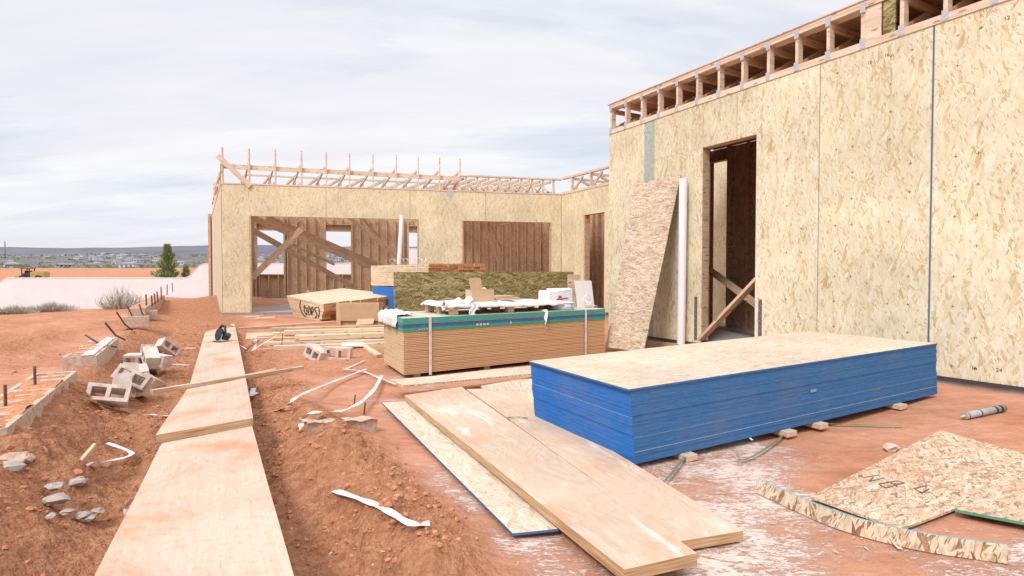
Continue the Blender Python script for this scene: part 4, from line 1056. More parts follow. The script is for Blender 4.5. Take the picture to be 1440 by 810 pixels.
for i in range(n):
    z = i*th; dx = random.uniform(-.003, .003); dy = random.uniform(-.003, .003)
    b = MB(); b.M = SHY.copy(); e = .0015
    # tongue-and-groove profile: two lips with a recessed groove between them
    b.box(dx, dx+L2, dy, dy+W2, z, z+th*.36, (1, 1, 0, 0, 1, 1)); b.box(dx+.001, dx+L2-.001, dy+.012, dy+W2-.004, z+th*.36, z+th*.62, (1, 1, 2, 2, 1, 1)); b.box(dx, dx+L2, dy, dy+W2, z+th*.62, z+th-.003, (1, 1, 0, 0, 1, 1))
    b.build('subfloor_panel', [M_FLOOR, M_FLOORE, M_GROOVE], Ysub)
cols = [(M_GREEN2, .25), (M_BLUE2, .22), (M_GREY, .11), (M_GREEN, .24), (M_GREEN, .18)]; z = zc
cols = [(M_GREEN2, .13), (M_GREEN2, .13), (M_BLUE2, .13), (M_BLUE2, .13), (M_GREY, .10), (M_GREEN, .13), (M_GREEN, .13), (M_GREEN, .12)]
for mt_, f in cols:
    t_ = f*(H2-zc); dx = -.015+random.uniform(-.006, .006); b = MB(); b.M = SHY.copy(); b.box(dx, dx+L2+.01, -.008+random.uniform(-.003, .003), W2, z, z+t_-.0015, (0, 0, 0, 0, 1, 1)); b.build('edged_sheet', [mt_, M_OSBTOP], Ysub); z += t_
Yi = My.inverted()
def on_front(px, py): return Yi @ on_plane(px, py, N2, My.col[1].to_3d())
for px in (604.5, 823):
    x = on_front(px, 480).x; b = MB(); b.M = SHY.copy(); b.box(x-.02, x+.02, -.018, -.016, -.03, H2+.002); b.box(x-.02, x+.02, -.018, W2+.01, H2+.001, H2+.003); b.build('strap', M_STRAP, Ysub)
# small white printed marks on the painted edges
b = MB(); x0 = on_front(669, 458).x
for k in range(4):
    for zz in (0, .016): b.box(x0+k*.055, x0+k*.055+.036, -.0165, -.0155, zc+.028+zz, zc+.028+zz+.008)
    b.box(x0+k*.055, x0+k*.055+.01, -.0164, -.0154, zc+.028, zc+.05)
x0 = on_front(717, 455).x; b.box(x0, x0+.012, -.0165, -.0155, zc+.03, zc+.06); b.box(x0-.012, x0+.026, -.0166, -.0156, zc+.03, zc+.036)
x0 = on_front(588, 463).x
for k in range(5): b.box(x0+k*.035, x0+k*.035+.02, -.0165, -.0155, zc+.02, zc+.026)
for k in range(4): b.box(-.0245, -.0235, .62+k*.05, .65+k*.05, zc+.13, zc+.145)
b.build('printed_marks', M_WPRINT, Ysub)
b = MB(); b.M = SHY.copy()
for x in (.15, 1.2, 2.4, 3.4): b.box(x, x+.09, .05, W2-.05, -.08, -.001)
b.build('bearer', M_BOARD, Ysub)
# crumpled wrapper over its left end and a torn strip hanging on the front
def cloth(fn, nx, ny, mat, name, parent=None, M=None):
    b = MB(); b.grid(nx, ny, fn); o = b.build(name, mat, parent)
    md = o.modifiers.new('thickness', 'SOLIDIFY'); md.thickness = .002
    if M is not None: o.matrix_world = M
    return o
def cr(p, s=1, a=.02): return a*mnoise.noise(Vector(p)*s)+.5*a*mnoise.noise(Vector(p)*s*2.3+Vector((5, 1, 2)))
def f(u, v):
    # v: along the left end (y), u: across, top -> hanging down outside
    y = .25+v*(W2-.2); d = -.10+u*.34
    if d < 0: x, z = -.045-.03*abs(math.sin(v*9)), H2+d*1.5-.01*u
    else: x, z = -.03+d, H2+.01
    return SHY @ Vector((x+cr((u*3, v*7, 0), 1, .03), y, z+abs(cr((u*5, v*6, 3), 1, .05))*(1.0 if d > 0 else .3)+ .012))
o = cloth(f, 16, 30, M_PLASTIC, 'plastic_wrapper', None, My); tag(o, 'crumpled white plastic wrapper draped over the left end of the subfloor stack', 'plastic wrap')
x0 = on_front(767, 450).x
b = MB(); b.ribbon([(x0+.02, .3, H2+.012), (x0+.01, .0, H2+.015), (x0, -.022, H2-.03), (x0-.02, -.03, H2-.1), (x0-.012, -.024, H2-.16), (x0-.03, -.03, H2-.2), (x0-.0, -.028, H2-.25)], .05, tw=.5)
o = b.build('torn_strap', M_PLASTIC); o.matrix_world = My; tag(o, 'torn white plastic strip hanging over the green edges of the subfloor stack', 'plastic strip')

# pallet under white wrap on top of the stack
TZ = N2.z+H2+.003
def on_top(px, py, dz=0): return Yi @ on_z(px, py, TZ+dz)
def rowx(px, y, dz=0):
    d = ray(px, 430); n_ = My.col[1].to_3d(); P_ = My @ Vector((0, y, 0)); q_ = CAM + d*((P_-CAM).dot(n_)/d.dot(n_)); return (Yi @ q_).x
pc = on_top(636, 443); pe = on_top(772, 434); x0, x1 = pc.x, pe.x; y0 = .12; PW = .82
pallet = empty('wooden_pallet', My @ Matrix.Translation((x0, y0, H2+.003)), 'low wooden pallet on top of the subfloor stack, under white sheeting', 'pallet')
Lp = x1-x0
for y in (0, PW/2-.04, PW-.09):
    for x in (0, Lp*.5-.05, Lp-.1):
        b = MB(); b.box(x, x+.1, y, y+.09, 0, .085); b.build('block', M_LUMP, pallet)
for y in (0, PW/2-.04, PW-.09): b = MB(); b.box(0, Lp, y-.002, y+.092, .0855, .105); b.build('stringer_board', M_LUM, pallet)
for k in range(9): x = k*(Lp-.09)/8; b = MB(); b.box(x, x+.09, -.005, PW, .1055, .122); b.build('deck_board', M_LUMP, pallet)
def f(u, v):
    x = -.08+u*(Lp+.12); y = -.07+v*(PW+.1); e = min(v, 1-v, u*1.6, (1-u)*1.6)
    z = .127+.03*max(0, 1-u*1.6)+abs(cr((u*7, v*4, 1), 1, .035))
    if e < .05: z -= (.05-e)/.05*.055
    return Vector((x+cr((u*9, v*9, 4), 1, .015), y, z))
M_ = My @ Matrix.Translation((x0, y0, H2+.003))
o = cloth(f, 60, 26, M_PLASTIC, 'plastic_sheeting', None, M_); tag(o, 'rumpled white sheeting spread over the pallet', 'plastic sheeting')
def f(u, v):
    a = v*7; r_ = .055+.035*mnoise.noise(Vector((u*5, v*5, 2))); x = -.1+u*.42
    return Vector((x, .05-.02*u+math.cos(a)*r_*1.1, .12+math.sin(a)*r_+.05*u+.02*math.sin(u*14)))
o = cloth(f, 26, 20, M_PLASTIC, 'bunched_plastic', None, M_); tag(o, 'bunched-up roll of white plastic at the left corner of the pallet', 'plastic bundle')
def f(u, v): return Vector((.23+.10*v+.03*math.sin(u*6), -.08-.03*u+.01*math.sin(v*9+u*5), .16-u*.17+.0*v))
o = cloth(f, 14, 8, M_PLASTIC, 'plastic_tail', None, M_); tag(o, 'loose tail of plastic hanging down in front of the pallet corner', 'plastic tail')
# open cardboard box on the sheeting
p = on_top(680, 418, .17); 
cb = empty('cardboard_box', My @ Matrix.Translation((rowx(664, .33), .33, H2+.155)) @ Matrix.Rotation(R(-8), 4, 'Z'), 'small open cardboard box with a raised flap, on the sheeted pallet', 'cardboard box')
b = MB(); b.box(0, .34, 0, .006, 0, .17); b.box(.0, .34, .25, .256, 0, .17); b.box(0, .006, .0061, .2499, 0, .17); b.box(.334, .34, .0061, .2499, 0, .17); b.box(.007, .333, .007, .249, .002, .008); b.build('box_body', M_CARD, cb)
b = MB(); b.hexa([Vector((x+(z > .2)*-.03, y, z)) for z in (.171, .34) for y in (.0, .005) for x in (-.02, .16)]); b.build('flap', M_CARD, cb)
b = MB(); b.hexa([Vector((x, y+(1 if z > .18 else 0)*.08, z)) for z in (.1715, .2) for y in (.25, .256) for x in (.17, .34)]); b.build('flap', M_CARD, cb)
for k, (dx, w_, h_, lab) in enumerate(((.55, .42, .035, 'lower tan board offcut on the sheeting, right of the cardboard box'), (.50, .3, .03, 'upper short tan board offcut on the sheeting, right of the cardboard box'))):
    b = MB(); b.box(0, w_, 0, .2, 0, h_); o = b.build('board_offcut', M_LUM, bevel=.003); o.matrix_world = My @ Matrix.Translation((rowx(697+k*3, .42), y0+.3, H2+.165+k*.037)) @ Matrix.Rotation(R(-6+k*10), 4, 'Z'); tag(o, lab, 'board offcut')

# white roll of tape/wrap, white box with red print, white upright card
pr = on_top(790, 436)
b = MB(); b.tube([(0, 0, .001), (0, 0, .10)], .185, 36); b.M = Matrix.Translation((0, 0, 0))
o_ = b.build('blue_white_tub', simple('pale_blue_plastic', (.60, .68, .80), .35, .05, 10)); o_.matrix_world = My @ Matrix.Translation((rowx(790.5, .22), .22, H2+.003)); tag(o_, 'flat round pale blue tub in front of the white box with red print', 'tub')
b = MB(); b.tube([(0, 0, .1005), (0, 0, .112)], .192, 36); l_ = b.build('lid', simple('white_lid', (.74, .77, .84), .4, .05), o_)
b = MB()
for k, (a, z, w_) in enumerate(((-1.35, .075, .05), (-1.35, .05, .03), (-1.3, .025, .05))):
    c = Vector((math.cos(a)*.186, math.sin(a)*.186, z)); tn = Vector((-math.sin(a), math.cos(a), 0)); nn = Vector((math.cos(a), math.sin(a), 0))
    b.hexa([c+tn*x+nn*y+Vector((0, 0, zz)) for zz in (0, .008) for y in (0, .002) for x in (-w_/2, w_/2)])
b.build('label_print', simple('blue_grey_print', (.22, .26, .36)), o_)
bxp = on_top(792, 433)
wbx = empty('white_box', My @ Matrix.Translation((rowx(773.5, .43), .43, H2+.003)), 'white carton with red and black print behind the round tub', 'carton')
b = MB(); hh = .30
c = [Vector(p) for p in ((0, 0, 0), (.46, 0, 0), (0, .3, 0), (.46, .3, 0), (-.02, 0, hh-.05), (.46, -.0, hh), (.0, .3, hh-.02), (.46, .3, hh))]
b.hexa(c); b.build('carton_body', M_CARDW, wbx)
b = MB(); b.hexa([Vector(p) for p in ((-.02, -.003, hh-.05), (.46, -.003, hh), (0, .1, hh+.012), (.46, .1, hh+.016), (-.02, -.004, hh-.045), (.46, -.004, hh+.005), (0, .1, hh+.018), (.46, .1, hh+.022))]); b.build('lid_flap', M_CARDW, wbx)
b = MB(); b.box(.165, .235, -.0042, -.0022, .165, .185); b.hexa([Vector((x+(z-.13)*.6, y, z)) for z in (.135, .158) for y in (-.0042, -.0022) for x in (.12, .26)]); b.build('red_logo', M_RED, wbx)
b = MB()
for k in range(5): b.box(.27+k*.022, .285+k*.022, -.0042, -.0022, .148+k*.001, .164+k*.001)
for k in range(4): b.box(.17+k*.018, .182+k*.018, -.0043, -.0023, .189, .2)
b.build('black_print', M_INK, wbx)
pw = on_top(812, 438)
wc = empty('white_card_sheet', My @ Matrix.Translation((rowx(812.5, .36), .36, H2+.003)), 'upright white card panel leaning at the right end of the subfloor stack', 'card panel')
b = MB(); b.hexa([Vector((x, y+z*.18, z)) for z in (0, .44) for y in (0, .008) for x in (0, .36+(0))]); b.build('panel', M_CARDW, wc)
b = MB(); b.hexa([Vector((.3605+(z*.02), y+z*.18, z)) for z in (0, .42) for y in (0, .09) for x in (0, 1)][0:8:1]) if False else b.hexa([Vector((.3605+x*.006, y+z*.18, z)) for z in (0.01, .43) for y in (0, .10) for x in (0, 1)]); b.build('side_flap', M_CARDW, wc)
b = MB(); ring = [Vector((.2+.085*math.cos(a), -.03+.0*a+.1*.18, .12+.085*math.sin(a))) for a in np.linspace(0, 6.1, 20)]; b.tube(ring, .008, 6)
b.tube([(.13, -.03, .13), (.2, -.06, .06), (.33, -.1, .02)], .008, 6)
o = b.build('white_cable', M_PVC); o.matrix_world = wc.matrix_world.copy(); tag(o, 'coil of white cable leaning on the white card panel', 'cable')
b = MB(); b.box(0, .2, 0, .012, 0, .4); o = b.build('tan_card', M_LUMP); o.matrix_world = My @ Matrix.Translation((rowx(799, .8), .8, H2+.003)) @ Matrix.Scale(1.35, 4); tag(o, 'tan card piece standing behind the white carton', 'card')

# --- green-brown strand board sheet standing on edge behind the subfloor stack
Lb = Vector(((556-720)/780*8.95, 8.95, -.12)); Rb = Vector(((811-720)/780*10.95, 10.95, -.1))
zl_ = on_y(556, 382.5, 8.95).z; zr_ = on_y(811, 382, 10.95).z
o = sheet('strand_board_sheet', [Lb, Rb, Rb+Vector((-.05, .12, zr_-Rb.z)), Lb+Vector((-.05, .12, zl_-Lb.z))], .02, [M_OSBGRN, M_OSBGRN], 'long green-brown strand board sheet standing on edge behind the subfloor stack', 'strand board', warp=.004)

# --- bundle of lumber beyond, on a blue sheet stack
Nq = Vector(((602-720)/780*13.6, 13.6, 0)); Lq = Vector(((521.5-720)/780*15.6, 15.6, 0)); Mq = frame(Nq, (Lq-Nq).normalized())
zq0 = on_y(602, 405, 13.6).z; zq1 = on_y(602, 371.5, 13.6).z; Lq_ = (Lq-Nq).length
yd = Mq.col[1].to_3d(); sgn = 1 if yd.x > 0 else -1
bs = empty('sheathing_stack', Mq, 'far blue-edged sheet stack underneath the tall lumber bundle', 'board stack')
n = 34
for i in range(n):
    z = i*zq0/n; b = MB(); b.box(0, Lq_-.1, *sorted((0, sgn*1.2)), z, z+zq0/n-.001, (1, 1, 0, 0, 2, 2)); b.build('strand_board_sheet', [M_BLUEC, M_BLUE, M_OSBTOP], bs)
lb = empty('lumber_bundle', Mq @ Matrix.Translation((0, 0, zq0+.03)), 'tall strapped lumber bundle sitting on the far blue-edged stack', 'lumber bundle')
nl = 11; hl = (zq1-zq0-.03)/nl
for i in range(nl):
    for j in range(6):
        b = MB(); e = random.uniform(-.02, .02); y0_, y1_ = sorted((sgn*j*.2, sgn*(j*.2+.196))); b.box(-.02+e, Lq_+e, y0_, y1_, i*hl, (i+1)*hl-.004, (1, 1, 0, 0, 0, 0)); b.build('board', [M_LUMP, M_LUMO], lb)
for xx in (.45, 1.5):
    b = MB(); b.box(xx, xx+.03, *sorted((-sgn*.012, -sgn*.004)), -.01, nl*hl+.01); b.box(xx, xx+.03, *sorted((-sgn*.012, sgn*1.2)), nl*hl+.002, nl*hl+.006); b.build('strap', M_STRAP, lb)
b = MB()
for k in range(9):
    x = .3+k*.22; b.ribbon([(x+.1*math.cos(a)*(1+.2*k % 2), sgn*.2+.05*math.sin(a*2), nl*hl+.09+.09*math.sin(a)) for a in np.linspace(-.9, 2.6+k % 3, 7)], .02)
o = b.build('curled_strapping', M_STRAP); o.matrix_world = lb.matrix_world.copy(); tag(o, 'curled loose strapping on top of the tall lumber bundle', 'strapping')
# end-grain bundle to its right
Pq = Vector(((604-720)/780*13.9, 13.9, 0)); Pr = Vector(((682-720)/780*14.6, 14.6, 0)); Mr = frame(Pq, Pr-Pq); Lr = (Pr-Pq).length
eb = empty('lumber_bundle', Mr, 'lumber bundle seen end-on with orange-brown end grain, behind the standing sheet', 'lumber bundle')
zt_ = on_y(604, 370.5, 13.9).z
for i in range(9):
    for j in range(10):
        w_ = Lr/10; h_ = .085; z1__ = zt_-i*h_; e = random.uniform(-.05, .04); b = MB(); b.box(j*w_, (j+1)*w_-.006, e, 2.2+e, z1__-h_+.006, z1__, (0, 0, 1, 1, 0, 0)); b.build('board', [M_LUM, M_LUMO], eb)
b = MB(); b.box(0.05, Lr-.05, .1, 2.1, -.05, zt_-9*.085-.002); b.build('bearer', M_LUM, eb)

# --- scribbled lumber bundle left of centre with a collapsed cardboard box on its front
a0 = Vector(((454-720)/780*13.9, 13.9, 0)); al = Vector(((403-720)/780*15.4, 15.4, 0)); ar = Vector(((551-720)/780*15.2, 15.2, 0))
P00 = on_y(454, 453.5, 13.9); P01 = on_y(455, 427, 13.9); L0 = on_y(414, 447, 15.4); L1 = on_y(402.5, 415.5, 15.4); R0 = on_y(562, 447, 15.2); R1 = on_y(564, 414, 15.2); K1 = on_y(481, 405, 16.8); K0 = K1+(L0-L1)
jl = frame(P00, L0-P00); ji = jl.inverted()
sb = empty('lumber_bundle', jl, 'low bundle of pale boards with black spray-painted scribble on its left side', 'lumber bundle')
C8 = [ji @ p for p in (P00, L0, R0, K0, P01, L1, R1, K1)]     # x: to left, y: to right, z up
def tri(u, v, w_):
    e = [C8[i] for i in range(8)]
    return (e[0].lerp(e[1], u).lerp(e[2].lerp(e[3], u), v)).lerp(e[4].lerp(e[5], u).lerp(e[6].lerp(e[7], u), v), w_)
nr, nc = 7, 9
for i in range(nr):
    for j in range(nc):
        if i < 3 and 2 < j < 5: continue
        e = random.uniform(-.03, .02)*(1 if i > 2 else 2)+(.06 if i < 3 else 0); b = MB(); cs = []
        for w_ in (i/nr, (i+.93)/nr):
            for v in (j/nc, (j+.96)/nc):
                for u in (e, 1): cs.append(tri(u, v, w_))
        b.hexa(cs, (1, 1, 0, 0, 0, 0)); b.build('board', [M_LUMP, M_LUMO], sb)
# sprayed scribble on the left long side (v = 0 face)
def scr(pts): 
    out = []
    for u, w_ in pts:
        p = tri(u, 0, w_); nrm = (tri(u, 0, w_)-tri(u, .05, w_)).normalized(); out.append(p+nrm*.012)
    return out
strokes = [[(.60, .9), (.66, .6), (.64, .3), (.56, .15)], [(.52, .7), (.55, .4), (.50, .25), (.46, .45), (.50, .7)], [(.42, .25), (.42, .65), (.37, .7), (.35, .3)], [(.31, .3), (.33, .65), (.28, .72), (.26, .5), (.32, .45)], [(.17, .75), (.23, .65), (.18, .45), (.16, .3), (.24, .18)], [(.12, .2), (.09, .6), (.13, .8)]]
b = MB()
for s_ in strokes: b.tube(scr(s_), .013, 5)
b.build('spray_scribble', M_INK, sb)
for k, (u, v) in enumerate(((.55, .15), (.62, .2), (.3, .55), (.4, .6))):
    b = MB(); p = tri(u, v, 1); b.ribbon([p+Vector((0, 0, .01)), p+Vector((.03, .04, .1)), p+Vector((.1, .1, .17)), p+Vector((.17, .1, .13+.05*(k % 2)))], .022); b.build('strap_end', M_STRAP, sb)
p = on_y(473, 462, 13.2); cbx = empty('cardboard_box', frame(p, Vector((1, .06, 0))), 'large battered cardboard box hanging open in front of the scribbled lumber', 'cardboard box')
w_ = 1.02
b = MB(); b.hexa([Vector((x+(.06 if z > .3 and x < .1 else 0), y-.05*(z > .3), z)) for z in (.18, .60) for y in (0, .012) for x in (.1, w_)]); b.build('front_panel', M_CARD, cbx)
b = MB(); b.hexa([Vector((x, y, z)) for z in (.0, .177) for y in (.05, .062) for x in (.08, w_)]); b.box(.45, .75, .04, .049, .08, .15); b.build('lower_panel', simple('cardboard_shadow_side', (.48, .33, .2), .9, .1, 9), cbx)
b = MB(); b.hexa([Vector((.1-.24*y-x*.012, y*.6+.0, z+.06*y)) for z in (.02, .57) for y in (.0, 1) for x in (1, 0)]); b.build('side_panel', M_CARD, cbx)
b = MB(); b.hexa([Vector((x, y, .6-.02*(y > .2)+z)) for z in (0, .01) for y in (-.04, .5) for x in (.1, w_-.02)]); b.build('top_flap', M_CARD, cbx)
b = MB(); b.box(.1, w_-.01, .5, .512, .0, .585); b.box(w_-.008, w_, .07, .498, .0, .585); b.build('back_panel', M_CARD, cbx)
b = MB(); b.hexa([Vector((x, y, z-.12*(y < -.1)+.05*x)) for z in (.19, .2) for y in (-.18, -.002) for x in (.5, .9)]); b.build('flap', M_CARD, cbx)

# --- loose boards lying side by side on the dirt
LG = 'loose boards on the dirt in front of the garage'
bl = [((336, 462.5), (470, 453), .12, .05, 'thin loose board nearest the garage, its left end at the walkway', .02),
      ((382, 464), (550, 459.5), .2, .09, 'second loose board from the garage side, below the cardboard box', .06),
      ((384, 470.5), (552, 467), .2, .09, 'third loose board from the garage side', .06),
      ((386, 477.5), (552, 474.5), .2, .09, 'fourth loose board from the garage side', .05),
      ((372, 484), (552, 479.5), .17, .08, 'fifth loose board, just behind the nearest pale one', .04),
      ((385, 489), (552, 484), .13, .07, 'nearest long pale loose board, behind the grey masonry blocks', .03),
      ((400, 468), (552, 463), .2, .09, 'thick loose board wedged between the second and third ones from the garage side', .10),
      ((415, 475), (552, 470.5), .2, .09, 'thick loose board riding on the third and fourth ones', .14),
      ((398, 482), (552, 477), .16, .08, 'loose board between the fourth and fifth ones', .05),
      ((362, 474), (430, 470), .12, .05, 'short loose board reaching left of the pile towards the walkway', .03),
      ((345, 493.5), (420, 488), .09, .03, 'short half-buried board beside the walkway', .0)]
for p0, p1, w_, h_, lab, dz in bl:
    a_ = on_ground(p0[0], p0[1], dz); c_ = on_ground(p1[0], p1[1], dz); board('loose_board', a_, c_, w_, h_, M_LUMP if 'pale' in lab or 'third' in lab else M_LUM, lab, 'board', LG)
    for q in (.25, .8):
        pass
a_ = on_ground(511, 485.5, .03); c_ = on_ground(533, 500.5, .03); board('loose_board', a_, c_, .09, .05, M_LUMP, 'short pale board pointing at the corner of the subfloor stack', 'board')
sheet('plywood_piece', [on_ground(345, 477, .03), on_ground(388, 474, .03), on_ground(384, 467, .04), on_ground(347, 468.5, .04)], .02, [M_PLY2, M_PLYE], 'small pinkish plywood piece lying between the walkway and the loose boards', 'plywood piece', nx=3, ny=3)
sheet('plywood_piece', [on_ground(480, 487, .05), on_ground(512, 486.5, .05), on_ground(511, 481, .06), on_ground(482, 481.5, .06)], .02, [M_CARDW, M_PLYE], 'small pale grey scrap lying over the nearest loose board', 'scrap', nx=3, ny=3)

# --- masonry blocks
def cmu(name, M, label, cat='masonry block', group=None, mat=None, half=False):
    L = .195 if half else .395; b = MB(); t1 = .042
    xq = [-L/2, -L/2+t1, L/2-t1, L/2] if half else [-L/2, -L/2+t1, -t1/2, t1/2, L/2-t1, L/2]
    hol = (1,) if half else (1, 3)
    b.voxels(xq, [-.097, -.097+t1, .097-t1, .097], [-.097, .097], lambda i, j, k: not (j == 1 and i in hol))
    o = b.build(name, mat or M_CONC, merge=True, bevel=.004); o.matrix_world = M; return tag(o, label, cat, group)
BG = 'grey hollow blocks tipped out in a heap left of the walkway'
heap = [(152, 556, .11, (58, 12, 30), 'nearest block of the heap, tilted so its hollow cells gape towards the camera'),
        (171, 541, .15, (98, 22, 128), 'pale block leaning on the nearest one of the heap, smooth face up'),
        (196, 547, .10, (85, 12, 138), 'block at the right foot of the heap beside the two big front ones'),
        (181, 523, .13, (80, -18, -48), 'flat-lying long block in the middle left of the heap'),
        (199, 526, .12, (100, 10, -52), 'block in the middle right of the heap, corner pointing up'),
        (214, 514, .13, (75, -25, -62), 'block behind the middle of the heap, touched by a white strap'),
        (196, 506, .17, (95, 0, 15), 'small-looking block with two cells showing, left edge of the heap'),
        (221, 506, .22, (85, 8, -10), 'raised block with its square cells facing the camera, upper heap'),
        (207, 494, .16, (95, 15, 122), 'block lying flat at the upper left of the heap'),
        (222, 491, .12, (84, 10, 140), 'block buried deepest in the upper heap'),
        (236, 489, .18, (75, 40, 60), 'farthest block, tipped up at the top right of the heap'),
        (167, 551, .05, (85, 8, 118), 'low block wedged in front, under the two nearest blocks of the heap'),
        (207, 536, .08, (60, 20, -20), 'block at the right edge of the heap with one broken-looking end up'),
        (186, 531, .22, (70, 30, 15), 'block riding on top of the middle of the heap'),
        (212, 503, .30, (95, -20, 130), 'highest block, balanced on the upper heap'),
        (229, 498, .08, (80, 12, 30), 'block at the right foot of the upper heap, near the white straps')]
for px, py, dz, (rx, ry, rz), lab in heap:
    p = on_ground(px, py, dz); cmu('masonry_block', Matrix.Translation(p) @ Euler((R(rx), R(ry), R(rz))).to_matrix().to_4x4() @ Matrix.Scale(.78, 4), lab, group=BG)
cmu('masonry_block', Matrix.Translation(on_ground(446, 498, .08)) @ Euler((R(80), R(18), R(-38))).to_matrix().to_4x4(), 'left block of the pair lying on the bare dirt before the loose boards')
cmu('masonry_block', Matrix.Translation(on_ground(476, 497, .09)) @ Euler((R(88), R(4), R(4))).to_matrix().to_4x4(), 'right block of the pair lying on the bare dirt, cells facing the camera')
cmu('masonry_block', Matrix.Translation(on_z(192, 452, .33)) @ Euler((0, 0, R(30))).to_matrix().to_4x4(), 'lone upright pale block on the left bank, nearer of two', mat=M_CONCD)
cmu('masonry_block', Matrix.Translation(on_z(206, 443, .33)) @ Euler((0, 0, R(30))).to_matrix().to_4x4(), 'lone pale block on the left bank, farther of two', mat=M_CONCD)

# foundation walls of block along q = -0.9
WA = math.atan2(D.y, D.x)
def block_wall(s0, s1, ztop, label, nfill=True, width=.295, h=.32, cellfill=True):
    O = SQ(s0, -.915, 0); M = frame(O, D); root = empty('foundation_wall', M, label, 'block wall')
    n = max(1, round((s1-s0)/.4)); L = (s1-s0)/n; t1 = .035
    for i in range(n):
        for course in range(2):
            b = MB(); x0_ = i*L+.004; x1_ = (i+1)*L-.004; za = ztop-.2*(course+1)+.004; zb_ = ztop-.2*course
            if course == 1: b.box(x0_, x1_, 0.0, width, za, zb_-.006)
            else: b.voxels([x0_, x0_+t1, (x0_+x1_)/2-t1/2, (x0_+x1_)/2+t1/2, x1_-t1, x1_], [0, t1, width-t1, width], [za, zb_], lambda i, j, k: not (j == 1 and i in (1, 3)))
            bo = b.build('masonry_block', M_CONCD, root, bevel=.004)
            if course == 0:
                for c0 in (x0_+t1, (x0_+x1_)/2+t1/2):
                    b = MB(); b.grid(5, 5, lambda u, v, c0=c0: Vector((c0+u*(L/2-1.5*t1-.004), t1+v*(width-2*t1), zb_-.008-.035*abs(mnoise.noise(Vector((c0*9+u*3, v*3, i)))) ))); b.build('dirt_fill', M_CLOD, bo)
    b = MB(); NL = int((s1-s0)*14)
    b.grid(NL, 8, lambda u, v: Vector((.01+u*(s1-s0-.02), .008+v*(width-.016), ztop-.002-.05*max(0, u-.78)*5+.04*mnoise.noise(Vector((u*(s1-s0)*3.2, v*2.2, s0)))+.022*mnoise.noise(Vector((u*(s1-s0)*14, v*6, s0))))))
    b.build('dirt_cover', M_CLOD, root)
    return root, M
w1, wm1 = block_wall(4.05, 6.15, .35, 'low hollow-block foundation wall in the left foreground with dirt-filled cells')
w2, wm2 = block_wall(7.3, 9.2, .34, 'short stretch of block foundation wall with a white mortar top, beyond the tipped heap')
b = MB(); b.grid(30, 3, lambda u, v: Vector((u*1.9, .03+v*.11, .345+.03*abs(mnoise.noise(Vector((u*14, v*3, 1))))))); b.build('mortar_bed', simple('white_mortar', (.54, .50, .49), .9, .15, 30, .5), w2)
w3, wm3 = block_wall(13.8, 22.5, .50, 'long far stub wall running up to the white boundary wall')
def rebar(p, h, label, lean=(0, 0), bend=0, r=.0085):
    p = Vector(p); pts = []
    for i in range(9):
        f_ = i/8; pts.append((lean[0]*f_*h+bend*f_*f_*.5, lean[1]*f_*h, h*f_*math.sqrt(max(.05, 1-min(.95, lean[0]**2+lean[1]**2)))))
    b = MB(); b.tube(pts, r, 7); o = b.build('rebar', M_REBAR); o.location = p; return tag(o, label, 'rebar')
def rz(px, pyb, z, pyt):
    p = on_z(px, pyb, z); t_ = on_plane(px, pyt, p, Vector((0, 1, 0))); return p, t_.z-z
for px, pyb, pyt, z, lab in ((8, 583, 541, .33, 'upright steel bar standing in the near foundation wall, at the photo edge'), (49.5, 555, 515, .33, 'upright steel bar standing in the near foundation wall, the inner one')):
    p, h_ = rz(px, pyb, z-.04, pyt); rebar(p, h_, lab, r=.0095)
for i, (px, pyb, pyt) in enumerate(((206, 433, 420), (214, 430, 421), (218, 428, 418), (222, 425, 415), (227, 421, 408), (235, 415, 404), (243, 411, 401))):
    p, h_ = rz(px, pyb, .45, pyt); tag(rebar(p, h_+.1, 'upright steel bars standing in a row along the far stub wall', lean=(random.uniform(-.08, .02), 0), r=.016), group='upright bars of the far stub wall')
def bar(p0, p1, lab, z0_, z1_, r=.012):
    a_ = on_z(*p0, z0_); c_ = on_z(*p1, z1_); m_ = (a_+c_)/2+Vector((0, 0, -.05)); b = MB(); b.M = Matrix.Translation(-a_); b.tube([a_, a_.lerp(m_, .6), m_, m_.lerp(c_, .5), c_], r, 6); o = b.build('rebar', M_REBAR); o.location = a_; tag(o, lab, 'rebar')
bar((186, 464), (164, 439), 'bent steel bar leaning left out of the bank, longest of the slanting ones', .22, .62)
bar((176, 478), (148, 454), 'slanting steel bar just left of the mortar-topped wall', .25, .55)
bar((164, 488), (120, 471), 'lowest-angled bent steel bar beside the mortar-topped wall', .3, .45)
bar((190, 447), (180, 432), 'thin steel bar leaning over the nearer lone block', .3, .6)
bar((203, 445), (196, 428), 'thin steel bar standing beside the farther lone block', .3, .65)
bar((95, 510), (140, 502), 'dark steel bar lying flat on the dirt left of the mortar-topped wall', g0(-4, 6)+.12, g0(-4, 6)+.14, .012)

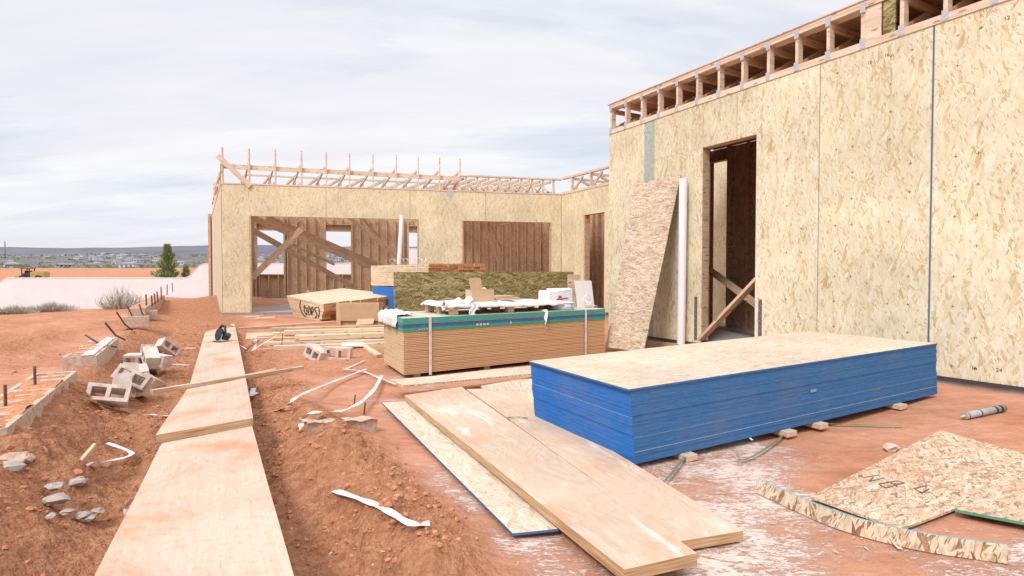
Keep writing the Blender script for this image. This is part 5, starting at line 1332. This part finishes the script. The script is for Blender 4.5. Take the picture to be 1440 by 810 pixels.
# footing, rubble
M = frame(SQ(2.35, -.99, 0), D); b = MB(); b.box(0, 1.95, 0.0, .36, -.12, .17)
o = b.build('concrete_footing', [simple('dark_footing', (.20, .17, .165), .95, .4, 12, .9, .015, c2=(.30, .17, .11))], bevel=.012); o.matrix_world = M; tag(o, 'dark stained concrete footing under broken rubble at the lower left edge', 'footing')
rub = [(36, 632, .07, 'pink rubble chunk on the footing, against the end of the block wall'), (52, 634, .05, 'flat pink rubble chunk at the inner edge of the footing'), (14, 648, .08, 'rubble chunk on the footing by the photo edge'), (30, 646, .05, 'small rubble chunk in the middle of the footing'), (6, 660, .07, 'bluish rubble chunk furthest forward on the footing')]
for i, (px, py, r_, lab) in enumerate(rub):
    p = on_z(px, py, .20); b = MB(); lump(b, (0, 0, 0), r_, i*5+2, .6, det=2); o = b.build('rubble_chunk', M_RUB if i != 4 else M_ROCKG, merge=True); o.location = p; tag(o, lab, 'rubble')
shards = [(107, 678, .075, 'pale grey concrete shard nearest the bent white strap'), (76, 684, .055, 'thin light shard left of the shard by the white strap'), (79, 702, .075, 'dark grey flat shard lowest on the left of the ditch'), (95, 719, .035, 'small grey shard in the cluster at the ditch bottom, left'), (115, 724, .045, 'half-buried shard in the middle of the ditch-bottom cluster'), (135, 720, .05, 'grey angular shard at the right of the ditch-bottom cluster'), (126, 729, .035, 'lowest small shard of the ditch-bottom cluster'), (72, 725, .03, 'tiny grey shard apart from the others, far left of the ditch')]
for i, (px, py, r_, lab) in enumerate(shards):
    p = on_ground(px, py, .035); r_ *= .78; b = MB(); lump(b, (0, 0, 0), r_, i*9+3, .45, det=2); o = b.build('concrete_shard', M_ROCKG); o.location = p; tag(o, lab, 'concrete shard')
b = MB(); lump(b, (0, 0, 0), .045, 77, .7, det=2); o = b.build('rock', M_ROCK, merge=True); o.location = on_ground(1252, 630, .02); tag(o, 'pale pink rock alone on the red ground right of the blue stack', 'rock')
# buried slab piece with rebar right of the walkway
p = on_ground(487, 604, .06); M = frame(on_ground(432, 607, .05), on_ground(530, 600, .05)-on_ground(432, 607, .05)); Ls = (on_ground(530, 600, .05)-on_ground(432, 607, .05)).length
b = MB(); b.grid(24, 4, lambda u, v: Vector((u*Ls, v*.14, .055+.02*mnoise.noise(Vector((u*6, v*2, 3)))))); b.grid(24, 3, lambda u, v: Vector((u*Ls, .02*mnoise.noise(Vector((u*9, v*2, 5)))*v, .055-.12*v+.02*(1-v)*mnoise.noise(Vector((u*6, 0, 3))))))
o = b.build('concrete_lump', M_CONCD, merge=True); o.matrix_world = M; tag(o, 'broken concrete strip half buried in the dirt, beneath a curling white strap', 'concrete')
for px, pyb, pyt, lab in ((512, 583, 569, 'short rusty stake standing behind the half-buried concrete strip'), (498, 572, 558, 'bent rusty stake end left of the short upright one'), (396, 488, 470, 'dark rusty stub sticking up beside the loose boards')):
    p = on_ground(px, pyb, .0); t_ = on_plane(px, pyt, p, Vector((0, 1, 0))); rebar(p, t_.z-p.z+.02, lab, lean=(.1, 0), r=.007)
board('wooden_stake', on_ground(109, 655, .05), on_ground(134, 626, .16), .022, .03, M_BOARD, 'thin brown stake sticking out of the ditch bank near the bent strap', 'stake')
board('wooden_stake', on_ground(207, 626, .0)+Vector((0, 0, -.05)), on_z(193, 650, .16), .05, .03, M_BOARD, 'brown stake stuck between ditch and walkway', 'stake') if False else None

# --- white strapping ribbons
def strap(pts, w_, label, mat=None, name='plastic_strap', tw=.15, cat='strap'):
    P = [on_ground(p[0], p[1], p[2] if len(p) > 2 else .03) for p in pts]
    # smooth (Catmull-Rom)
    out = []; Q = [P[0]]+P+[P[-1]]
    for i in range(1, len(Q)-2):
        for t_ in (0, .25, .5, .75):
            a_, b_, c_, d_ = Q[i-1], Q[i], Q[i+1], Q[i+2]
            out.append(.5*((2*b_)+(c_-a_)*t_+(2*a_-5*b_+4*c_-d_)*t_*t_+(3*b_-a_-3*c_+d_)*t_**3))
    out.append(P[-1]); b = MB(); b.M = Matrix.Translation(-P[0]); b.ribbon(out, w_*.8, .0015, tw=tw); o = b.build(name, mat or M_STRAP); o.location = P[0]; return tag(o, label, cat)
strap([(471, 690, .06), (516, 705, .06), (545, 718, .06), (577, 736, .04), (604, 736, .04)], .05, 'white strap lying alone in the front dirt, left of the blue-ended strip')
strap([(121, 562, .05), (150, 572, .06), (185, 582, .05), (196, 585, .03)], .055, 'white strap slanting down from the front of the block heap')
strap([(198, 584, .03), (215, 583, .05), (236, 585, .06)], .03, 'thin white strap reaching from the block heap to the walkway edge')
strap([(151, 623, .10), (186, 638, .08), (150, 649, .06), (128, 651, .06), (109, 664, .05), (103, 668, .05)], .042, 'sharply bent white strap lying in the left ditch')
strap([(425, 604, .02), (424, 592, .06), (440, 580, .10), (478, 578, .09), (505, 567, .10), (525, 549, .08), (537, 528, .05)], .05, 'widest curling white strap over the half-buried concrete', tw=.3)
strap([(408, 570, .05), (411, 563, .10), (430, 552, .08), (470, 536, .06), (515, 519, .05)], .045, 'long white strap arching up from the walkway side behind the widest one')
strap([(360, 578, .03), (385, 578, .04), (406, 572, .04)], .045, 'short white strap emerging from under the walkway')
strap([(483, 519, .04), (510, 522, .04), (530, 530, .04), (556, 540, .04)], .035, 'flat pale strap pointing to the board before the subfloor stack')
strap([(486, 519, .02), (512, 507, .03)], .03, 'short dusty strap behind the crossing of the two long ones')
strap([(240, 491, .05), (262, 489.5, .06), (288, 490, .06)], .06, 'upper straight white strap between the block heap and walkway')
strap([(240, 497, .04), (262, 495, .04), (288, 491.5, .05)], .05, 'lower straight white strap between the block heap and walkway')
strap([(222, 498, .22), (229, 508, .12), (233, 511, .06), (255, 513, .05), (278, 514, .05)], .045, 'white strap running off the raised block towards the walkway')
strap([(345, 494, .06), (352, 487, .2), (360, 478, .30), (363, 480, .2), (356, 492, .06)], .05, 'upright looped white strap beside the walkway near the saw')
strap([(354, 493, .08), (372, 482, .14), (392, 470, .25), (400, 461, .42)], .03, 'thin white strap rising over the loose boards', tw=.05)
strap([(280, 492, .15), (310, 489, .15), (335, 485.5, .15), (348, 492, .08)], .022, 'thin white cord crossing over the far walkway sheet', tw=0, cat='cord')
strap([(346, 551, .12), (356, 546, .14), (354, 556, .10), (361, 552, .10)], .06, 'crumpled white plastic scrap at the right edge of the walkway', name='plastic_scrap', cat='plastic scrap')
strap([(178, 724, .06), (178, 712, .10), (186, 702, .14)], .03, 'pale curved scrap poking out from under the near walkway sheet', name='plastic_scrap', cat='plastic scrap')
# green strapping
strap([(668, 640, .055), (672, 622, .075), (690, 603, .075), (716, 587, .07), (742, 588, .06)], .016, 'thin green band lying across the planks and strip', M_STRAPG, tw=.6)
strap([(929, 683, .03), (945, 665, .03), (960, 646, .03), (968, 638, .04)], .02, 'green band coming out from under the front of the blue stack', M_STRAPG)
strap([(1036, 637, .05), (1045, 647, .02), (1075, 632, .03), (1104, 610, .03)], .02, 'bent green band on white-dusted ground before the middle spacer block', M_STRAPG)
strap([(1155, 595, .03), (1200, 597, .02), (1268, 599, .02)], .022, 'straight green band lying right of the middle spacer blocks', simple('bright_green_band', (.12, .26, .12), .5, .2, 18))
strap([(1266, 572, .02), (1300, 577, .02), (1342, 585, .02)], .006, 'thin dark cord leading to the caulk tube', M_STRAPG, cat='cord')
strap([(1050, 612, .05), (1058, 619, .05)], .02, 'tiny white paper tab on the ground by the blue stack', M_CARDW, name='paper_scrap', cat='paper scrap')

# --- caulk tube
p0 = on_ground(1357, 585, .03); p1 = on_ground(1410, 574, .03); M = frame(p0, p1-p0); L = (p1-p0).length
ct = empty('caulk_tube', M, 'grey sealant tube with black and yellow stripes lying on the red ground', 'sealant tube')
b = MB(); b.tube([(0, 0, 0), (L, 0, 0)], .027, 20); tb = b.build('tube_body', simple('grey_label', (.34, .36, .38), .4, .2, 18), ct)
b = MB(); b.tube([(L+.001, 0, 0), (L+.008, 0, 0)], .028, 20); b.build('end_rim', MKP, tb)
b = MB(); b.tube([(.02, 0, 0), (.028, 0, 0)], .0276, 20); b.tube([(L*.75, 0, 0), (L*.80, 0, 0)], .0276, 20); b.tube([(L*.88, 0, 0), (L*.94, 0, 0)], .0276, 20); b.tube([(L*.35+.0, 0, 0), (L*.38, 0, 0)], .0275, 20)
b.build('black_stripe', MKP, tb)
b = MB(); b.tube([(.004, 0, 0), (.018, 0, 0)], .0277, 20); b.build('yellow_stripe', simple('yellow_label', (.5, .42, .06)), tb)
b = MB(); b.tube([(-.055, 0, 0), (-.03, 0, 0), (-.001, 0, 0)], [.004, .009, .014], 12); b.build('nozzle', M_LUMP, ct)

# --- strand boards on the ground at the right
s1 = sheet('strand_board_sheet', [on_ground(1268, 742, .03), on_ground(1500, 655, .03), on_ground(1322, 605, .03), on_ground(1140, 698, .03)], .012, [M_OSBDIRT, M_OSBOLD], 'large dirty strand board sheet lying flat on the red ground with black stamped marks', 'strand board', seed=20)
sheet('strand_board_sheet', [on_ground(1343, 716, .045), on_ground(1475, 742, .045), on_ground(1560, 690, .045), on_ground(1415, 658, .05)], .014, [M_OSBDIRT, M_GREEN2], 'green-edged strand board sheet at the right photo edge, lapped on the larger one', 'strand board', seed=22)
si = s1.matrix_world.inverted(); b = MB(); b.M = si
def gl(p0, p1, w_=.008):
    a_ = on_z(*p0, s1_z); c_ = on_z(*p1, s1_z); d_ = (c_-a_).normalized(); n_ = Vector((-d_.y, d_.x, 0))*w_/2; u_ = Vector((0, 0, .001)); b.hexa([a_-n_, c_-n_, a_+n_, c_+n_, a_-n_+u_, c_-n_+u_, a_+n_+u_, c_+n_+u_], jit=False)
s1_z = on_ground(1240, 680, .03).z+.004
for a_, c_ in (((1208, 668), (1216, 672)), ((1216, 671), (1237, 668)), ((1222, 677), (1244, 672)), ((1223, 677), (1228, 671)), ((1236, 681), (1262, 676)), ((1262, 676), (1272, 679)), ((1272, 679), (1246, 686)), ((1246, 686), (1236, 681)), ((1286, 687), (1303, 683)), ((1286, 687), (1296, 693)), ((1296, 693), (1306, 688)), ((1250, 677), (1262, 684))): gl(a_, c_)
b.build('stamped_marks', simple('faded_ink', (.13, .10, .08), .8, .2, 10), s1)
# bowed strip standing on edge
def f_strip():
    pts = [(1064, 693), (1110, 715), (1170, 741), (1240, 762), (1320, 779), (1418, 793)]
    hh = [12, 13, 17, 20, 23, 27]
    P = [on_ground(x, y, .005) for x, y in pts]; hs = []
    M = Matrix.Translation(P[0]); b = MB(); b.M = M.inverted(); n = 30; A_ = []
    for i in range(n+1):
        t_ = i/n*(len(P)-1); k = min(int(t_), len(P)-2); fr = t_-k; Q = [P[max(k-1, 0)], P[k], P[k+1], P[min(k+2, len(P)-1)]]
        p = .5*((2*Q[1])+(Q[2]-Q[0])*fr+(2*Q[0]-5*Q[1]+4*Q[2]-Q[3])*fr*fr+(3*Q[1]-Q[0]-3*Q[2]+Q[3])*fr**3); A_.append(p)
    H_ = .074; acc = 0
    for i in range(n):
        a_, c_ = A_[i], A_[i+1]; d_ = (c_-a_).normalized(); nn = Vector((d_.y, -d_.x, 0)); nn = nn if nn.y > 0 else -nn
        d2 = (A_[min(i+2, n)]-a_).normalized(); l = (c_-a_).length
        w0 = nn*.011; tl = nn*.012+Vector((0, 0, H_))
        q = [a_, c_, c_+tl, a_+tl]; b.face(q, [(acc, 0), (acc+l, 0), (acc+l, H_), (acc, H_)], 0)
        b.face([c_+w0, a_+w0, a_+tl+w0, c_+tl+w0], [(acc+l, 0), (acc, 0), (acc, H_), (acc+l, H_)], 0)
        b.face([a_+tl, c_+tl, c_+tl+w0, a_+tl+w0], [(acc, 0), (acc+l, 0), (acc+l, .01), (acc, .01)], 1); acc += l
    for p, s_ in ((A_[0], 1), (A_[-1], -1)):
        q = [p, p+tl, p+tl+w0, p+w0]; b.face(q[::s_], [(0, 0)]*4, 0)
    o = b.build('strand_board_strip', [M_OSBSTRIP, M_TEAL]); o.matrix_world = M; tag(o, 'narrow strand board strip with pale blue top edge, bowed and standing on its edge', 'board strip')
f_strip()
strap([(1253, 758, .02), (1266, 772, .01)], .025, 'pale wood splinter lying in front of the bowed strip', M_LUMP, name='wood_splinter', tw=0, cat='splinter')
strap([(1058, 690, .06), (1066, 694, .04), (1052, 684, .03)], .012, 'brown twig scrap at the left end of the bowed strip', M_BOARD, name='twig', tw=0, cat='twig')

# --- leaning sheet, pipes
tl_ = on_plane(893, 258, SQ(0, Q0-.045), E); tr_ = on_plane(957, 246, SQ(0, Q0-.045), E); bl_ = on_z(852, 488, .02); br_ = on_z(905, 495, .03)
sheet('strand_board_sheet', [bl_, br_, tr_, tl_], .018, [M_OSBOLD, M_OSBGRN], 'tall weathered strand board sheet leaning against the house wall left of the white pipe', 'strand board', seed=30)
def pipe(pt, pb, zb_, planeP, planeN, r, label):
    t_ = on_plane(*pt, planeP, planeN); q = on_z(*pb, zb_) if zb_ is not None else on_plane(*pb, planeP, planeN); b = MB(); b.M = Matrix.Translation(-q); b.tube([q, q.lerp(t_, .5), t_], r, 24, cap=False); b.tube([t_, q.lerp(t_, .5), q], r*.92, 24, cap=False)
    b.tube([q, q+(t_-q)*.001], r*.9, 20); o = b.build('plastic_pipe', M_PVC); o.location = q; return tag(o, label, 'pipe')
pipe((961, 251), (957.5, 484), None, SQ(0, Q0-.12), E, .062, 'tall white plastic pipe standing against the house wall beside the doorway')
pipe((565, 303), (561, 372), None, G0-GY*.12, GY, .065, 'white plastic pipe standing at the right side of the garage opening')
# dirty bit of board at the wall foot beside the leaning sheet
board('wall_foot_board', on_z(912, 483, .05), on_z(953, 487, .05), .04, .09, M_BOARD, 'dark board lying at the wall foot between leaning sheet and pipe', 'board')
# debris near the garage corner
for i, (px, py, lab) in enumerate(((345, 445.5, 'pale scrap of wood by the garage corner, left one'), (360, 447.5, 'pale scrap of wood by the garage corner, right one'))):
    a_ = on_ground(px, py, .03); board('wood_scrap', a_, a_+Vector((.5, .05*i, .03)), .08, .03, M_LUMP, lab, 'wood scrap')
b = MB(); rr = random.Random(99)      # chips and sawdust flecks, uncountable
for i in range(420):
    px, py = rr.uniform(430, 1430), rr.uniform(560, 808)
    if px < 620 and rr.random() < .6: continue
    p = on_ground(px, py, .004) if False else on_z(px, py, 0); p.z = g0(p.x, p.y)+.006
    L = rr.uniform(.003, .014)**1.0; a = rr.uniform(0, 6.3); d_ = Vector((math.cos(a), math.sin(a), rr.uniform(-.1, .1)))*L; n_ = Vector((-math.sin(a), math.cos(a), 0))*rr.uniform(.0012, .0035)
    b.face([p-d_-n_, p+d_-n_, p+d_+n_, p-d_+n_], [(0, 0), (1, 0), (1, 1), (0, 1)])
o = b.build('wood_chips', M_LUMP); tag(o, 'pale wood chips and splinters scattered on the red ground around the stacks', 'wood chips', kind='stuff')

# ------------------------------------------------------------------ light
SUN_AZ = R(214); SUN_EL = R(48)     # from behind the camera, to its left
sl = bpy.data.lights.new('sun', 'SUN'); sl.energy = 2.5; sl.angle = R(17); sl.color = (1, .98, .95)
so = bpy.data.objects.new('sun', sl); COL.objects.link(so)
sd = Vector((math.sin(SUN_AZ)*math.cos(SUN_EL), math.cos(SUN_AZ)*math.cos(SUN_EL), math.sin(SUN_EL)))
so.rotation_euler = sd.to_track_quat('Z', 'Y').to_euler(); so.location = (-6, -6, 12)
w = bpy.data.worlds.new('World'); scene.world = w; w.use_nodes = True
class WNT(NT):
    def __init__(s, nt): s.nt = nt; nt.nodes.clear()
t = WNT(w.node_tree)
sky = t.n('ShaderNodeTexSky', sky_type='NISHITA', sun_disc=False, sun_elevation=SUN_EL, sun_rotation=SUN_AZ, air_density=1.2, dust_density=2)
tc = t.n('ShaderNodeTexCoord').outputs['Generated']
sp = t.n('ShaderNodeSeparateXYZ', i_Vector=tc)
den = t.math('ADD', t.math('MAXIMUM', sp.outputs[2], 0), .16)
cx = t.math('DIVIDE', sp.outputs[0], den); cy = t.math('DIVIDE', sp.outputs[1], den)
cv = t.n('ShaderNodeCombineXYZ', i_0=cx, i_1=cy).outputs[0]
n1 = t.noise(t.mapping(cv, (.55, 1.25, 1), .12, (2.3, .4, 0)), 1, 9, .6, '3D', .35)
n2 = t.noise(t.mapping(cv, (.3, .8, 1), -.1, (5.1, 3.3, 0)), 1, 6, .55)
n3 = t.noise(t.mapping(cv, (1.1, 4.5, 1), .05, (1, 8, 0)), 1, 8, .6, '3D', .5)
cover = t.ramp(t.math('ADD', n1, t.math('MULTIPLY', t.math('SUBTRACT', n3, .5), .16)), [(.30, .3), (.50, 1)])
tone = t.math('ADD', t.math('MULTIPLY', n2, .6), t.math('MULTIPLY', n3, .4))
cl = t.ramp(tone, [(.34, (.81, .81, .875)), (.5, (.89, .89, .94)), (.62, (.97, .97, .99))])
skc = t.mix(.75, t.mix(1, sky.outputs[0], (.11, .11, .11), 'MULTIPLY'), (.66, .78, .95))
hz = t.ramp(sp.outputs[2], [(0, 1), (.16, 0)])
skc = t.mix(t.math('MULTIPLY', hz, .8), skc, (.80, .84, .94))
col = t.mix(cover, skc, cl)
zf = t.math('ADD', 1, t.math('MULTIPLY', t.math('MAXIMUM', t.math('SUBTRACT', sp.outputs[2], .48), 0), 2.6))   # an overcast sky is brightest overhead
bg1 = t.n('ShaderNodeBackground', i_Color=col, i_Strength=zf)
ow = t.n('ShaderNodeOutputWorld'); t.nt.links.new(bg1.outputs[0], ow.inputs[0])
scene.view_settings.view_transform = 'Standard'; scene.view_settings.look = 'None'; scene.view_settings.exposure = 0
scene.render.engine = 'CYCLES'
scene.cycles.max_bounces = 6; scene.cycles.diffuse_bounces = 4
scene.render.resolution_x = 1024; scene.render.resolution_y = 576
